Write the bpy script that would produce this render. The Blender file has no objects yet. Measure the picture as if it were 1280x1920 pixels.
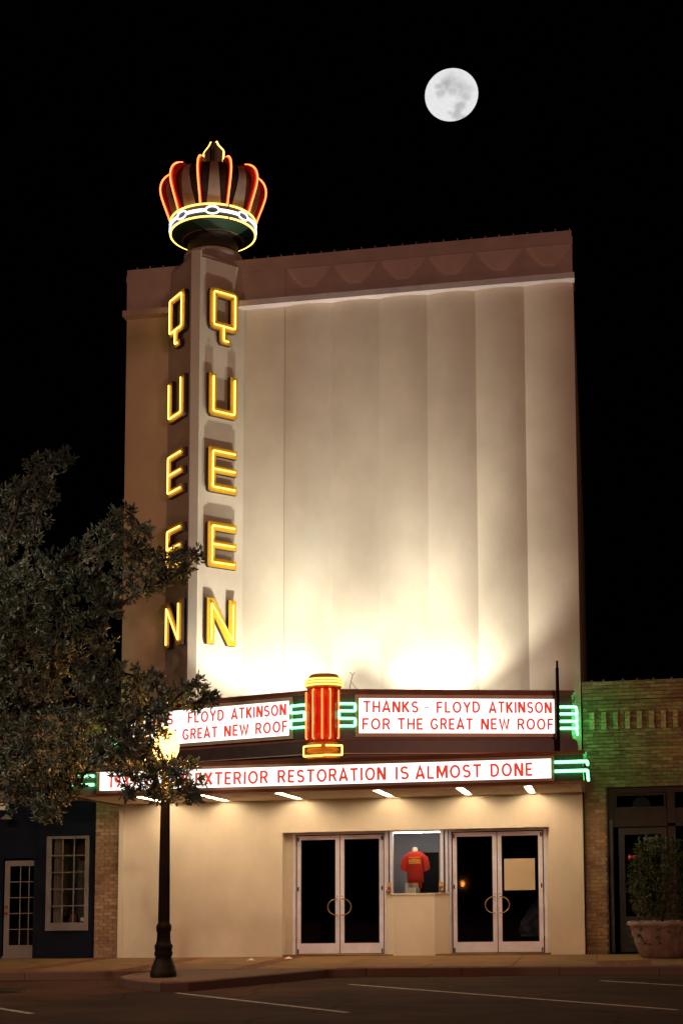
import bpy, math, random
from mathutils import Vector, Matrix
PI = math.pi
random.seed(11)
S = bpy.context.scene
COL = S.collection
GRADE = 0.015          # the street climbs gently to the right

# ------------------------------------------------------------------ camera
F_PX, PY, YAW, PITCH, ROLL = 2743.93, 1371.2, 0.17357, 0.10512, -0.0009
CAM = Vector((10.323, -30.749, 1.4 + GRADE * 10.323))
fw = Vector((-math.sin(YAW) * math.cos(PITCH), math.cos(YAW) * math.cos(PITCH), math.sin(PITCH)))
rt = Vector((math.cos(YAW), math.sin(YAW), 0)); up = rt.cross(fw)
rt2 = rt * math.cos(ROLL) + up * math.sin(ROLL); up2 = -rt * math.sin(ROLL) + up * math.cos(ROLL)
cd = bpy.data.cameras.new('camera'); cam = bpy.data.objects.new('camera', cd); COL.objects.link(cam)
cam.matrix_world = Matrix(((rt2.x, up2.x, -fw.x, CAM.x), (rt2.y, up2.y, -fw.y, CAM.y), (rt2.z, up2.z, -fw.z, CAM.z), (0, 0, 0, 1)))
cd.sensor_fit = 'VERTICAL'; cd.sensor_height = 36; cd.sensor_width = 24
cd.lens = F_PX / 1920 * 36; cd.shift_y = (PY - 960) / 1920
cd.clip_end = 5000
S.camera = cam

# ------------------------------------------------------------------ night sky, exposure
W = bpy.data.worlds.new('World'); S.world = W; W.use_nodes = True
W.node_tree.nodes['Background'].inputs[0].default_value = (0.6, 0.42, 0.36, 1)
W.node_tree.nodes['Background'].inputs[1].default_value = 0.0004
S.view_settings.view_transform = 'Standard'; S.view_settings.look = 'None'
S.view_settings.exposure = 0; S.view_settings.gamma = 1; S.view_settings.use_curve_mapping = False

# ------------------------------------------------------------------ light levels
SPILL_WARM, SPILL_NEAR, COBRA = 2450, 400, 3300       # street lamps across the street, tall road lamp on the left
FLOOD_WIDE, FLOOD_TIGHT, FLOOD_SPILL = 960, 1020, 330
GLOBE_W = 360

def lamp_light(name, kind, loc, power, color, parent=None, **k):
    d = bpy.data.lights.new(name, kind); d.energy = power; d.color = color
    for a, b in k.items(): setattr(d, a, b)
    o = bpy.data.objects.new(name, d); COL.objects.link(o); o.location = loc
    if parent: o.parent = parent; o.location = Vector(loc) - parent.location
    return o

# ------------------------------------------------------------------ materials
def nodes(m):
    m.use_nodes = True; nt = m.node_tree
    return nt, nt.nodes.get('Principled BSDF')
def mat(name, color, rough=0.8, metal=0.0, var=0.12, scale=3.0, bump=0.0, bscale=40.0, spec=0.4, detail=6, stain=0.0, stain_scale=(.6, .6, .25), color2=None, coat=0):
    m = bpy.data.materials.new(name); nt, b = nodes(m)
    b.inputs['Roughness'].default_value = rough; b.inputs['Metallic'].default_value = metal
    b.inputs['Specular IOR Level'].default_value = spec
    if coat: b.inputs['Coat Weight'].default_value = coat
    geo = nt.nodes.new('ShaderNodeNewGeometry')
    n = nt.nodes.new('ShaderNodeTexNoise'); n.inputs['Scale'].default_value = scale; n.inputs['Detail'].default_value = detail
    nt.links.new(geo.outputs['Position'], n.inputs['Vector'])
    mp = nt.nodes.new('ShaderNodeMapRange'); mp.inputs[1].default_value = .3; mp.inputs[2].default_value = .7
    nt.links.new(n.outputs['Fac'], mp.inputs[0])
    mix = nt.nodes.new('ShaderNodeMix'); mix.data_type = 'RGBA'
    c = color
    mix.inputs[6].default_value = tuple(x * (1 - var) for x in c) + (1,)
    mix.inputs[7].default_value = (tuple(color2) if color2 else tuple(min(1, x * (1 + var)) for x in c)) + (1,)
    nt.links.new(mp.outputs[0], mix.inputs[0])
    out = mix.outputs[2]
    if stain:
        mpg = nt.nodes.new('ShaderNodeMapping'); mpg.inputs['Scale'].default_value = stain_scale
        nt.links.new(geo.outputs['Position'], mpg.inputs['Vector'])
        n2 = nt.nodes.new('ShaderNodeTexNoise'); n2.inputs['Scale'].default_value = 2.0; n2.inputs['Detail'].default_value = 8; n2.inputs['Roughness'].default_value = .65
        nt.links.new(mpg.outputs[0], n2.inputs['Vector'])
        mr = nt.nodes.new('ShaderNodeMapRange'); mr.inputs[1].default_value = .42; mr.inputs[2].default_value = .68
        mr.inputs[3].default_value = 1.0; mr.inputs[4].default_value = 1.0 - stain
        nt.links.new(n2.outputs['Fac'], mr.inputs[0])
        mm = nt.nodes.new('ShaderNodeVectorMath'); mm.operation = 'SCALE'
        nt.links.new(out, mm.inputs[0]); nt.links.new(mr.outputs[0], mm.inputs['Scale']); out = mm.outputs[0]
    nt.links.new(out, b.inputs['Base Color'])
    if bump:
        n3 = nt.nodes.new('ShaderNodeTexNoise'); n3.inputs['Scale'].default_value = bscale; n3.inputs['Detail'].default_value = 8
        nt.links.new(geo.outputs['Position'], n3.inputs['Vector'])
        bp = nt.nodes.new('ShaderNodeBump'); bp.inputs['Strength'].default_value = bump; bp.inputs['Distance'].default_value = .02
        nt.links.new(n3.outputs['Fac'], bp.inputs['Height']); nt.links.new(bp.outputs[0], b.inputs['Normal'])
    return m
def emit(name, color, strength):
    m = bpy.data.materials.new(name); nt, b = nodes(m); nt.nodes.remove(b)
    e = nt.nodes.new('ShaderNodeEmission'); e.inputs[0].default_value = (*color, 1); e.inputs[1].default_value = strength
    nt.links.new(e.outputs[0], nt.nodes['Material Output'].inputs[0]); return m
def glass(name, tint=(.9, .92, .9), refl=1.0):
    m = bpy.data.materials.new(name); nt, b = nodes(m); nt.nodes.remove(b)
    t = nt.nodes.new('ShaderNodeBsdfTransparent'); t.inputs[0].default_value = (*tint, 1)
    g = nt.nodes.new('ShaderNodeBsdfGlossy'); g.inputs['Roughness'].default_value = .03
    f = nt.nodes.new('ShaderNodeFresnel'); f.inputs[0].default_value = 1.5
    mu = nt.nodes.new('ShaderNodeMath'); mu.operation = 'MULTIPLY'; mu.inputs[1].default_value = refl
    x = nt.nodes.new('ShaderNodeMixShader')
    nt.links.new(f.outputs[0], mu.inputs[0]); nt.links.new(mu.outputs[0], x.inputs[0]); nt.links.new(t.outputs[0], x.inputs[1]); nt.links.new(g.outputs[0], x.inputs[2])
    nt.links.new(x.outputs[0], nt.nodes['Material Output'].inputs[0]); return m

stucco = mat('painted_stucco', (.65, .585, .465), .88, var=.05, scale=1.3, bump=.09, bscale=7, stain=.11, stain_scale=(.5, .5, .3))
frieze_m = mat('frieze_stucco', (.50, .43, .42), .9, var=.08, scale=2.0, bump=.25, bscale=12, stain=.16)
soffit_m = mat('soffit_paint', (.80, .68, .56), .7, var=.05, stain=.08)
brown = mat('enamel_dark_brown', (.035, .018, .018), .35, var=.3, scale=6, spec=.5)
trim_m = mat('trim_red_brown', (.20, .055, .025), .4, var=.2, scale=5)
alu = mat('tan_frame_metal', (.42, .33, .24), .4, metal=.4, var=.12)
redp = mat('red_enamel', (.80, .045, .02), .35, var=.12, coat=.2)
redp2 = mat('dark_red_enamel', (.30, .02, .015), .35, var=.12)
yellowp = mat('yellow_enamel', (.66, .40, .03), .4, var=.08, scale=14, stain=.15)
capy = mat('yellow_cap_enamel', (.85, .55, .06), .35, var=.1)
orangep = mat('orange_enamel', (.72, .27, .03), .35, var=.15, scale=9)
can_m = mat('letter_can_brown', (.045, .025, .02), .6, var=.2)
crown_dark = mat('crown_black_metal', (.018, .012, .012), .5, var=.3)
crown_green = mat('crown_green_enamel', (.008, .040, .016), .65, var=.3, scale=4)
crown_tan = mat('crown_tan_metal', (.42, .35, .27), .55, metal=.2, var=.22, scale=3)
black_m = mat('black_cast_iron', (.010, .009, .009), .62, var=.3, bump=.1, spec=.15)
doorm = mat('anodised_aluminium', (.80, .78, .90), .42, metal=.25, var=.07, scale=5, stain=.08, stain_scale=(1, 1, 2))
gasket = mat('rubber_gasket', (.03, .03, .035), .7)
brass = mat('bronze_pull', (.38, .24, .10), .35, metal=.8)
navy = mat('navy_painted_board', (.008, .010, .021), .8, spec=.08, var=.2, bump=.1)
whitew = mat('aged_white_paint', (.19, .16, .155), .6, var=.08, stain=.1)
mortar = mat('mortar', (.20, .16, .12), .95, var=.2, bump=.3)
lobby_m = mat('dark_lobby', (.006, .006, .007), .8)
boothgrey = mat('booth_wall_grey', (.30, .30, .32), .8, var=.06)
wood_d = mat('dark_stained_wood', (.030, .014, .010), .45, var=.4, scale=5, stain=.3, stain_scale=(3, 3, .4))
slate_d = mat('dark_slate_door', (.035, .033, .040), .5, var=.2)
slate = mat('blue_grey_jamb', (.10, .10, .13), .45, var=.2)
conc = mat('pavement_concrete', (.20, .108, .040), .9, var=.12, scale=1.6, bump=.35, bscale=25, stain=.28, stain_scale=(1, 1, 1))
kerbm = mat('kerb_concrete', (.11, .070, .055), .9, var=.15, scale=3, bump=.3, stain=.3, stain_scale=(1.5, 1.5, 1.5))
paver = mat('brick_paver', (.15, .05, .028), .85, var=.25, scale=5, bump=.3)
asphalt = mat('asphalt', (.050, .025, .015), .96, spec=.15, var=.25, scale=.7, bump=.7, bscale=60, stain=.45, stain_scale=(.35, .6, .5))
nt, b = nodes(asphalt)
geo = nt.nodes.new('ShaderNodeNewGeometry'); nz = nt.nodes.new('ShaderNodeTexNoise'); nz.inputs['Scale'].default_value = 1.1; nz.inputs['Detail'].default_value = 5
nt.links.new(geo.outputs['Position'], nz.inputs['Vector'])
wa = nt.nodes.new('ShaderNodeVectorMath'); wa.operation = 'MULTIPLY_ADD'; wa.inputs[1].default_value = (.9, .9, 0); nt.links.new(nz.outputs['Color'], wa.inputs[0]); nt.links.new(geo.outputs['Position'], wa.inputs[2])
vo = nt.nodes.new('ShaderNodeTexVoronoi'); vo.feature = 'DISTANCE_TO_EDGE'; vo.inputs['Scale'].default_value = .28; nt.links.new(wa.outputs[0], vo.inputs['Vector'])
cm = nt.nodes.new('ShaderNodeMapRange'); cm.inputs[1].default_value = .0; cm.inputs[2].default_value = .012; cm.inputs[3].default_value = .25; cm.inputs[4].default_value = 1; nt.links.new(vo.outputs['Distance'], cm.inputs[0])
src = b.inputs['Base Color'].links[0].from_socket; sc_ = nt.nodes.new('ShaderNodeVectorMath'); sc_.operation = 'SCALE'
nt.links.new(src, sc_.inputs[0]); nt.links.new(cm.outputs[0], sc_.inputs['Scale']); nt.links.new(sc_.outputs[0], b.inputs['Base Color'])
linep = mat('worn_white_paint', (.42, .38, .34), .8, var=.3, scale=9, stain=.5, stain_scale=(4, 4, 4))
shirt_m = mat('red_cotton', (.52, .03, .012), .9, var=.1)
skinm = mat('cream_dress_form', (.62, .50, .34), .6)
paperm = mat('kraft_paper', (.52, .42, .28), .85, var=.04)
cardm = mat('white_card', (.75, .70, .60), .8, var=.03)
terra = mat('planter_stone', (.23, .165, .135), .85, var=.25, scale=6, bump=.4, stain=.35, stain_scale=(2, 2, 2))
bark = mat('bark', (.030, .024, .019), .95, var=.3, scale=8, bump=.8, bscale=14)
roofm = mat('roof_tar', (.03, .03, .03), .95)
g_door = glass('door_glass', (.62, .64, .66), 1.1)
g_clear = glass('clear_glass', (.93, .95, .95), .8)
bricks_m = []
for i, c in enumerate([(.34, .215, .13), (.30, .175, .105), (.38, .25, .15), (.25, .145, .09), (.32, .195, .12)]):
    bricks_m.append(mat('tan_brick_%s' % 'abcde'[i], c, .92, var=.22, scale=12, bump=.5, bscale=45))
white_e = emit('backlit_acrylic', (1, .97, .93), 1.9)
red_e = bpy.data.materials.new('backlit_red_letter')
nt, b = nodes(red_e); b.inputs['Base Color'].default_value = (.5, .03, .02, 1); b.inputs['Emission Color'].default_value = (.95, .065, .035, 1); b.inputs['Emission Strength'].default_value = .72
ny = emit('neon_yellow', (1.0, .56, .11), 3.6)
nro = emit('neon_red_orange', (1.0, .15, .036), 4.6)
ng = emit('neon_green', (.10, 1.0, .26), 9.5)
nw = emit('neon_white', (.85, .85, 1.0), 2.6)
tube_e = emit('fluorescent_tube', (1, .76, .48), 75)
globe_e = emit('sodium_globe', (1, .50, .13), 6)

# leaf material: per-leaf tint from a colour attribute (grey-green, some paler undersides)
def leafmat(name, c1, c2, rough=.5):
    m = bpy.data.materials.new(name); nt, b = nodes(m)
    a = nt.nodes.new('ShaderNodeAttribute'); a.attribute_name = 'tint'
    mix = nt.nodes.new('ShaderNodeMix'); mix.data_type = 'RGBA'
    mix.inputs[6].default_value = (*c1, 1); mix.inputs[7].default_value = (*c2, 1)
    nt.links.new(a.outputs['Fac'], mix.inputs[0]); nt.links.new(mix.outputs[2], b.inputs['Base Color'])
    b.inputs['Roughness'].default_value = rough; b.inputs['Specular IOR Level'].default_value = .45
    tr = nt.nodes.new('ShaderNodeBsdfTranslucent'); nt.links.new(mix.outputs[2], tr.inputs[0])
    ms = nt.nodes.new('ShaderNodeMixShader'); ms.inputs[0].default_value = .25
    nt.links.new(b.outputs[0], ms.inputs[1]); nt.links.new(tr.outputs[0], ms.inputs[2]); nt.links.new(ms.outputs[0], nt.nodes['Material Output'].inputs[0])
    return m
leaf_m = leafmat('oak_leaf', (.050, .082, .062), (.235, .305, .25))
bush_m = leafmat('bush_leaf', (.035, .045, .015), (.08, .08, .03))

# ------------------------------------------------------------------ geometry helpers
class MB:
    def __init__(s): s.v = []; s.f = []; s.mi = []; s.sm = []; s.tint = []
    def add(s, vs, fs, mi=0, smooth=False):
        n = len(s.v); s.v += [tuple(v) for v in vs]; s.f += [tuple(i + n for i in f) for f in fs]
        s.mi += [mi] * len(fs); s.sm += [smooth] * len(fs); return s
    def box(s, x0, x1, y0, y1, z0, z1, mi=0):
        if x0 > x1: x0, x1 = x1, x0
        if y0 > y1: y0, y1 = y1, y0
        if z0 > z1: z0, z1 = z1, z0
        return s.add([(x0, y0, z0), (x1, y0, z0), (x1, y1, z0), (x0, y1, z0), (x0, y0, z1), (x1, y0, z1), (x1, y1, z1), (x0, y1, z1)],
                     [(0, 3, 2, 1), (4, 5, 6, 7), (0, 1, 5, 4), (1, 2, 6, 5), (2, 3, 7, 6), (3, 0, 4, 7)], mi)
    def prism(s, poly, z0, z1, mi=0, smooth=False):       # poly: ccw seen from above, (x,y)
        n = len(poly); vs = [(x, y, z0) for x, y in poly] + [(x, y, z1) for x, y in poly]
        s.add(vs, [tuple(range(n - 1, -1, -1)), tuple(range(n, 2 * n))], mi)
        k = len(s.v) - 2 * n
        for i in range(n):
            j = (i + 1) % n; s.f.append((k + i, k + j, k + n + j, k + n + i)); s.mi.append(mi); s.sm.append(smooth)
        return s
    def slab(s, fr, poly, c0, c1, mi=0, mside=None):      # poly in a frame's (u,z) plane, extruded along its normal
        area = sum(poly[i][0] * poly[(i + 1) % len(poly)][1] - poly[(i + 1) % len(poly)][0] * poly[i][1] for i in range(len(poly)))
        if area < 0: poly = poly[::-1]
        n = len(poly); vs = [fr(u, z, c0) for u, z in poly] + [fr(u, z, c1) for u, z in poly]
        k = len(s.v); s.v += [tuple(v) for v in vs]
        s.f.append(tuple(k + i for i in range(n - 1, -1, -1))); s.mi.append(mi); s.sm.append(False)
        s.f.append(tuple(k + n + i for i in range(n))); s.mi.append(mi); s.sm.append(False)
        for i in range(n):
            j = (i + 1) % n; s.f.append((k + i, k + j, k + n + j, k + n + i)); s.mi.append(mi if mside is None else mside); s.sm.append(False)
        return s
    def ribbon(s, fr, pts, t, c0, c1, closed=False, mi=0, mside=None):
        n = len(pts); L = []; R = []
        def nrm(a, b):
            d = Vector((b[0] - a[0], b[1] - a[1])); d.normalize(); return Vector((-d.y, d.x))
        for i in range(n):
            if closed or 0 < i < n - 1:
                n1 = nrm(pts[i - 1], pts[i]); n2 = nrm(pts[i], pts[(i + 1) % n]); m = (n1 + n2); m.normalize(); k = 1 / max(.45, m.dot(n1)); o = m * k * t / 2
            elif i == 0: o = nrm(pts[0], pts[1]) * t / 2
            else: o = nrm(pts[-2], pts[-1]) * t / 2
            L.append((pts[i][0] + o.x, pts[i][1] + o.y)); R.append((pts[i][0] - o.x, pts[i][1] - o.y))
        m_ = n if closed else n - 1
        base = len(s.v)
        for P in (L, R):
            for c in (c0, c1): s.v += [tuple(fr(u, z, c)) for u, z in P]
        # blocks: L0, L1, R0, R1
        for i in range(m_):
            j = (i + 1) % n; a = lambda blk, q: base + blk * n + q
            for f in ((a(1, i), a(3, i), a(3, j), a(1, j)), (a(0, j), a(2, j), a(2, i), a(0, i)), (a(0, i), a(1, i), a(1, j), a(0, j)), (a(3, i), a(2, i), a(2, j), a(3, j))):
                s.f.append(f); s.sm.append(False); s.mi.append(mi if f[0] == a(1, i) and f[1] == a(3, i) else (mi if mside is None else mside))
        if not closed:
            s.f.append((base, base + 2 * n, base + 3 * n, base + n)); s.f.append((base + n - 1, base + 2 * n - 1, base + 4 * n - 1, base + 3 * n - 1))
            s.mi += [mi if mside is None else mside] * 2; s.sm += [False] * 2
        return s
    def tube(s, pts, r, sides=8, closed=False, mi=0, r2=None, caps=True):
        P = [Vector(p) for p in pts]; n = len(P); k = len(s.v); prev = None
        for i in range(n):
            if closed: d = P[(i + 1) % n] - P[i - 1]
            else: d = P[min(i + 1, n - 1)] - P[max(i - 1, 0)]
            if d.length < 1e-9: d = Vector((0, 0, 1))
            d.normalize()
            if prev is None:
                a = d.orthogonal().normalized()
            else:
                a = prev - d * prev.dot(d)
                if a.length < 1e-6: a = d.orthogonal()
                a.normalize()
            prev = a; bb = d.cross(a)
            rr = r if r2 is None else r + (r2 - r) * i / max(1, n - 1)
            for j in range(sides):
                t = 2 * PI * j / sides; s.v.append(tuple(P[i] + (a * math.cos(t) + bb * math.sin(t)) * rr))
        for i in range(n if closed else n - 1):
            for j in range(sides):
                i2 = (i + 1) % n; j2 = (j + 1) % sides
                s.f.append((k + i * sides + j, k + i * sides + j2, k + i2 * sides + j2, k + i2 * sides + j)); s.mi.append(mi); s.sm.append(True)
        if not closed and caps:
            s.f.append(tuple(k + j for j in range(sides - 1, -1, -1))); s.f.append(tuple(k + (n - 1) * sides + j for j in range(sides))); s.mi += [mi] * 2; s.sm += [False] * 2
        return s
    def lathe(s, prof, cx, cy, sides=32, mi=0, a0=0, a1=2 * PI, smooth=True):
        full = abs(a1 - a0 - 2 * PI) < 1e-6; m = sides if full else sides + 1; k = len(s.v)
        for r, z in prof:
            for j in range(m):
                t = a0 + (a1 - a0) * j / sides; s.v.append((cx + r * math.sin(t), cy - r * math.cos(t), z))
        for i in range(len(prof) - 1):
            for j in range(sides):
                j2 = (j + 1) % m; s.f.append((k + i * m + j, k + i * m + j2, k + (i + 1) * m + j2, k + (i + 1) * m + j)); s.mi.append(mi); s.sm.append(smooth)
        return s
    def build(s, name, mats, parent=None, label=None, kind=None, mod=None):
        o0 = Vector(parent.matrix_basis.translation) if parent else Vector((0, 0, 0))
        p = parent
        while p is not None and p.parent: p = p.parent; o0 += p.location
        me = bpy.data.meshes.new(name); me.from_pydata([(v[0] - o0.x, v[1] - o0.y, v[2] - o0.z) for v in s.v], [], s.f)
        if not isinstance(mats, (list, tuple)): mats = [mats]
        for m in mats: me.materials.append(m)
        me.polygons.foreach_set('material_index', s.mi); me.polygons.foreach_set('use_smooth', s.sm)
        if s.tint:
            at = me.attributes.new('tint', 'FLOAT', 'POINT'); at.data.foreach_set('value', s.tint)
        me.update()
        o = bpy.data.objects.new(name, me); COL.objects.link(o)
        if parent: o.parent = parent
        if label: o['label'] = label
        if kind: o['kind'] = kind
        return o
def tag(o, label, cat, group=None):
    o['label'] = label; o['category'] = cat
    if group: o['group'] = group
    return o
def thing(name, loc, label, cat, group=None):
    o = bpy.data.objects.new(name, None); COL.objects.link(o); o.location = loc; o.empty_display_size = .2
    return tag(o, label, cat, group)
def frame(O, u, n=None):
    O = Vector(O); u = Vector(u).normalized()
    if n is None: n = Vector((u.y, -u.x, 0))
    return lambda a, z, c: O + u * a + Vector((0, 0, z)) + n * c
def rounded(pts, r, closed=False, k=5):
    out = []; n = len(pts)
    for i, p in enumerate(pts):
        p = Vector(p)
        if not closed and i in (0, n - 1): out.append(tuple(p)); continue
        a = Vector(pts[i - 1]); b = Vector(pts[(i + 1) % n]); d1 = (a - p); d2 = (b - p)
        rr = min(r, d1.length * .45, d2.length * .45); d1.normalize(); d2.normalize()
        for j in range(k + 1):
            t = j / k; q = (p + d1 * rr) * (1 - t) ** 2 + p * 2 * t * (1 - t) + (p + d2 * rr) * t * t; out.append(tuple(q))
    return out
def tri_n(base, k): return base

# ================================================================== SETTING: road, kerb, pavement
mb = MB(); mb.box(-120, 120, -160, 60, -.35, -.15); road = mb.build('road', asphalt, kind='structure')
EDGE = [(-30, -5.2), (2.3, -5.2), (2.3, -6.75), (2.6, -7.35), (3.15, -8.05), (3.55, -8.45), (3.95, -8.25), (4.35, -7.45), (5.05, -6.0), (5.55, -4.95), (6.2, -4.72), (30, -4.72)]
def inset(pts, d):
    out = []
    for i, p in enumerate(pts):
        a = Vector(pts[max(0, i - 1)]); b = Vector(pts[min(len(pts) - 1, i + 1)]); q = (b - a).normalized(); out.append((p[0] - q.y * d, p[1] + q.x * d))
    return out
IN = inset(EDGE, .16)
curb = bpy.data.objects.new('kerb', None); COL.objects.link(curb); curb['kind'] = 'structure'
def kerb_piece(a, b2, c, d):
    mb = MB(); L = lambda p, q, t: (p[0] + (q[0] - p[0]) * t, p[1] + (q[1] - p[1]) * t)
    a1, d1 = L(a, d, .1), L(d, a, .0); b1, c1 = L(b2, c, .1), c
    mb.add([(a[0], a[1], -.16), (b2[0], b2[1], -.16), (b2[0], b2[1], -.02), (a[0], a[1], -.02), (a1[0], a1[1], 0), (b1[0], b1[1], 0), (c1[0], c1[1], 0), (d1[0], d1[1], 0), (c[0], c[1], -.16), (d[0], d[1], -.16)],
           [(0, 1, 2, 3), (3, 2, 5, 4), (4, 5, 6, 7), (0, 3, 4, 7, 9), (1, 8, 6, 5, 2), (7, 6, 8, 9)])
    mb.build('kerb_stone', kerbm, curb)
for i in range(len(EDGE) - 1):
    A, B2, C2, D2 = [Vector(p) for p in (EDGE[i], EDGE[i + 1], IN[i + 1], IN[i])]
    n = max(1, round((B2 - A).length / 2.0)) if (B2 - A).length < 10 else 14
    for j in range(n):
        t0, t1 = j / n, (j + 1) / n; g = .006 / max(.2, (B2 - A).length)
        kerb_piece(A.lerp(B2, t0 + g), A.lerp(B2, t1 - g), D2.lerp(C2, t1 - g), D2.lerp(C2, t0 + g))
# pavement: grout bed with separate slabs on it
ped = bpy.data.objects.new('pavement', None); COL.objects.link(ped); ped['kind'] = 'structure'
mb = MB(); mb.prism([(p[0], p[1]) for p in IN] + [(30, .6), (-30, .6)], -.1, -.012); mb.build('bed', kerbm, ped)
BANDS = [(-.5, -.1), (1.62, 2.02), (3.72, 4.12), (10.25, 11.2)]
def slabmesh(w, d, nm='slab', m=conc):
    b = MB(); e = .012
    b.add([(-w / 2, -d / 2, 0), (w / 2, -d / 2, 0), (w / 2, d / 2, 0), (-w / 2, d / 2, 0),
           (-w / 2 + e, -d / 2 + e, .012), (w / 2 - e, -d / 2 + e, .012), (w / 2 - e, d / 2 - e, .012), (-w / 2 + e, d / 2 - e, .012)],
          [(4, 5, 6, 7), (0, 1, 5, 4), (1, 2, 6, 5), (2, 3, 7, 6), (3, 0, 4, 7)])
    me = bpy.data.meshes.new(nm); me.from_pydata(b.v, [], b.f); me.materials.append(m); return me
def cols():
    xs = [-6.0, -4.2, -2.4, -.5, -.1, 1.62, 2.02, 3.72, 4.12, 5.65, 7.2, 8.75, 10.25, 11.2, 12.8, 14.4, 16]
    return list(zip(xs, xs[1:]))
for (x0, x1) in cols():
    y_front = -4.7 if x0 < 5 else -4.22
    if (x0, x1) in BANDS: continue
    ys = [0.0, -1.55, -3.1, y_front]
    for ya, yb in zip(ys, ys[1:]):
        me = slabmesh(x1 - x0 - .012, ya - yb - .012)
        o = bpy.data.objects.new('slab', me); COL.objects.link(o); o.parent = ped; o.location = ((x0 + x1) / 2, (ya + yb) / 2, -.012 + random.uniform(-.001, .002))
mb = MB()
def pave(mb, x0, x1, y0, y1, bx=.2, by=.1):
    y = y0; r = 0
    while y < y1 - .02:
        x = x0 - (bx / 2 if r % 2 else 0)
        while x < x1 - .01:
            a, c = max(x, x0) + .004, min(x + bx, x1) - .004
            if c - a > .02: mb.box(a, c, y + .004, min(y + by, y1) - .004, -.02, random.uniform(-.003, .002))
            x += bx
        y += by; r += 1
for (x0, x1) in BANDS[:3]: pave(mb, x0, x1, (-4.7 if x0 < 5 else -4.22), 0)
pave(mb, 10.25, 11.2, -4.22, -2.6)
pave(mb, -6, 5.6, -5.02, -4.7); pave(mb, 5.6, 16, -4.55, -4.22)
mb.build('brick_paving_bands', paver, ped, kind='stuff')
me = slabmesh(.95, 2.6); o = bpy.data.objects.new('slab', me); COL.objects.link(o); o.parent = ped; o.location = (10.72, -1.3, -.012)
# bulb-out fill
mb = MB(); mb.prism([(2.46, -5.03), (2.46, -6.7), (2.74, -7.26), (3.25, -7.9), (3.55, -8.2), (3.8, -8.1), (4.2, -7.36), (4.9, -5.9), (5.3, -5.03)], -.011, .001); mb.build('slab', kerbm, ped)
# parking lines
for i, (a, b) in enumerate([((3.85, -8.63), (7.16, -12.25)), ((6.25, -6.8), (11.24, -11.92)), ((10.30, -6.16), (14.9, -10.9)), ((-.3, -8.9), (3.0, -12.36))]):
    d = (Vector(b) - Vector(a)).normalized(); n = Vector((-d.y, d.x)) * .05
    mb = MB(); A = Vector(a); B_ = Vector(b); k = 14
    for j in range(k):
        p = A + (B_ - A) * j / k; q = A + (B_ - A) * (j + 1) / k
        mb.add([(p.x - n.x, p.y - n.y, -.146), (q.x - n.x, q.y - n.y, -.146), (q.x + n.x, q.y + n.y, -.146), (p.x + n.x, p.y + n.y, -.146)], [(0, 1, 2, 3)])
    mb.build('parking_line', linep, kind='structure')
# cast manhole cover near the left kerb
t = thing('manhole_cover', (.9, -8.2, -.15), 'round dark iron manhole cover in the road left of the lamp post', 'manhole cover')
mb = MB(); mb.lathe([(.0, -.132), (.28, -.132), (.28, -.138), (.31, -.138), (.31, -.132), (.36, -.132), (.37, -.15)], .9, -8.2, 28); mb.build('cover', black_m, t)

# ================================================================== THEATRE BUILDING
ZT = 15.47
th = thing('theatre_building', (5, 0, 0), 'tall cream stucco theatre front with fluted upper wall and stepped parapet', 'theatre')
WX = 10.0
mb = MB()
mb.box(.11, 3.65, 0, .5, 0, 3.31).box(9.3, WX - .11, 0, .5, 0, 3.31).box(3.65, 9.3, 0, .5, 2.63, 3.31)
mb.box(0, .11, -.022, .5, 0, 3.31).box(WX - .11, WX, -.022, .5, 0, 3.31)
mb.box(0, 3.67, .0, .5, 3.31, 14.33)
mb.box(0, WX, .5, 24, 3.31, 14.33).box(0, 3.55, .5, 24, 0, 3.31).box(9.4, WX, .5, 24, 0, 3.31).box(3.55, 9.4, 4.06, 24, 0, 3.31)
mb.build('wall', stucco, th)
# convex flutes
NB = 6; x0f = 3.67; bw = (WX - x0f) / NB
mb = MB()
for i in range(NB):
    xa = x0f + i * bw; n = 12; pts = []
    for j in range(n + 1):
        t_ = j / n; pts.append((xa + bw * t_, -.085 * (1 - (2 * t_ - 1) ** 2) + .005))
    k = len(mb.v)
    for z in (3.31, 14.33): mb.v += [(x, y, z) for x, y in pts]
    for j in range(n):
        mb.f.append((k + j, k + j + 1, k + n + 1 + j + 1, k + n + 1 + j)); mb.mi.append(0); mb.sm.append(True)
mb.build('fluted_wall', stucco, th)
mb = MB()
mb.box(3.655, 3.668, -.006, 0, 3.31, 14.33)
mb.build('control_joint', mat('joint_sealant', (.38, .30, .22), .8), th)
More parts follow.
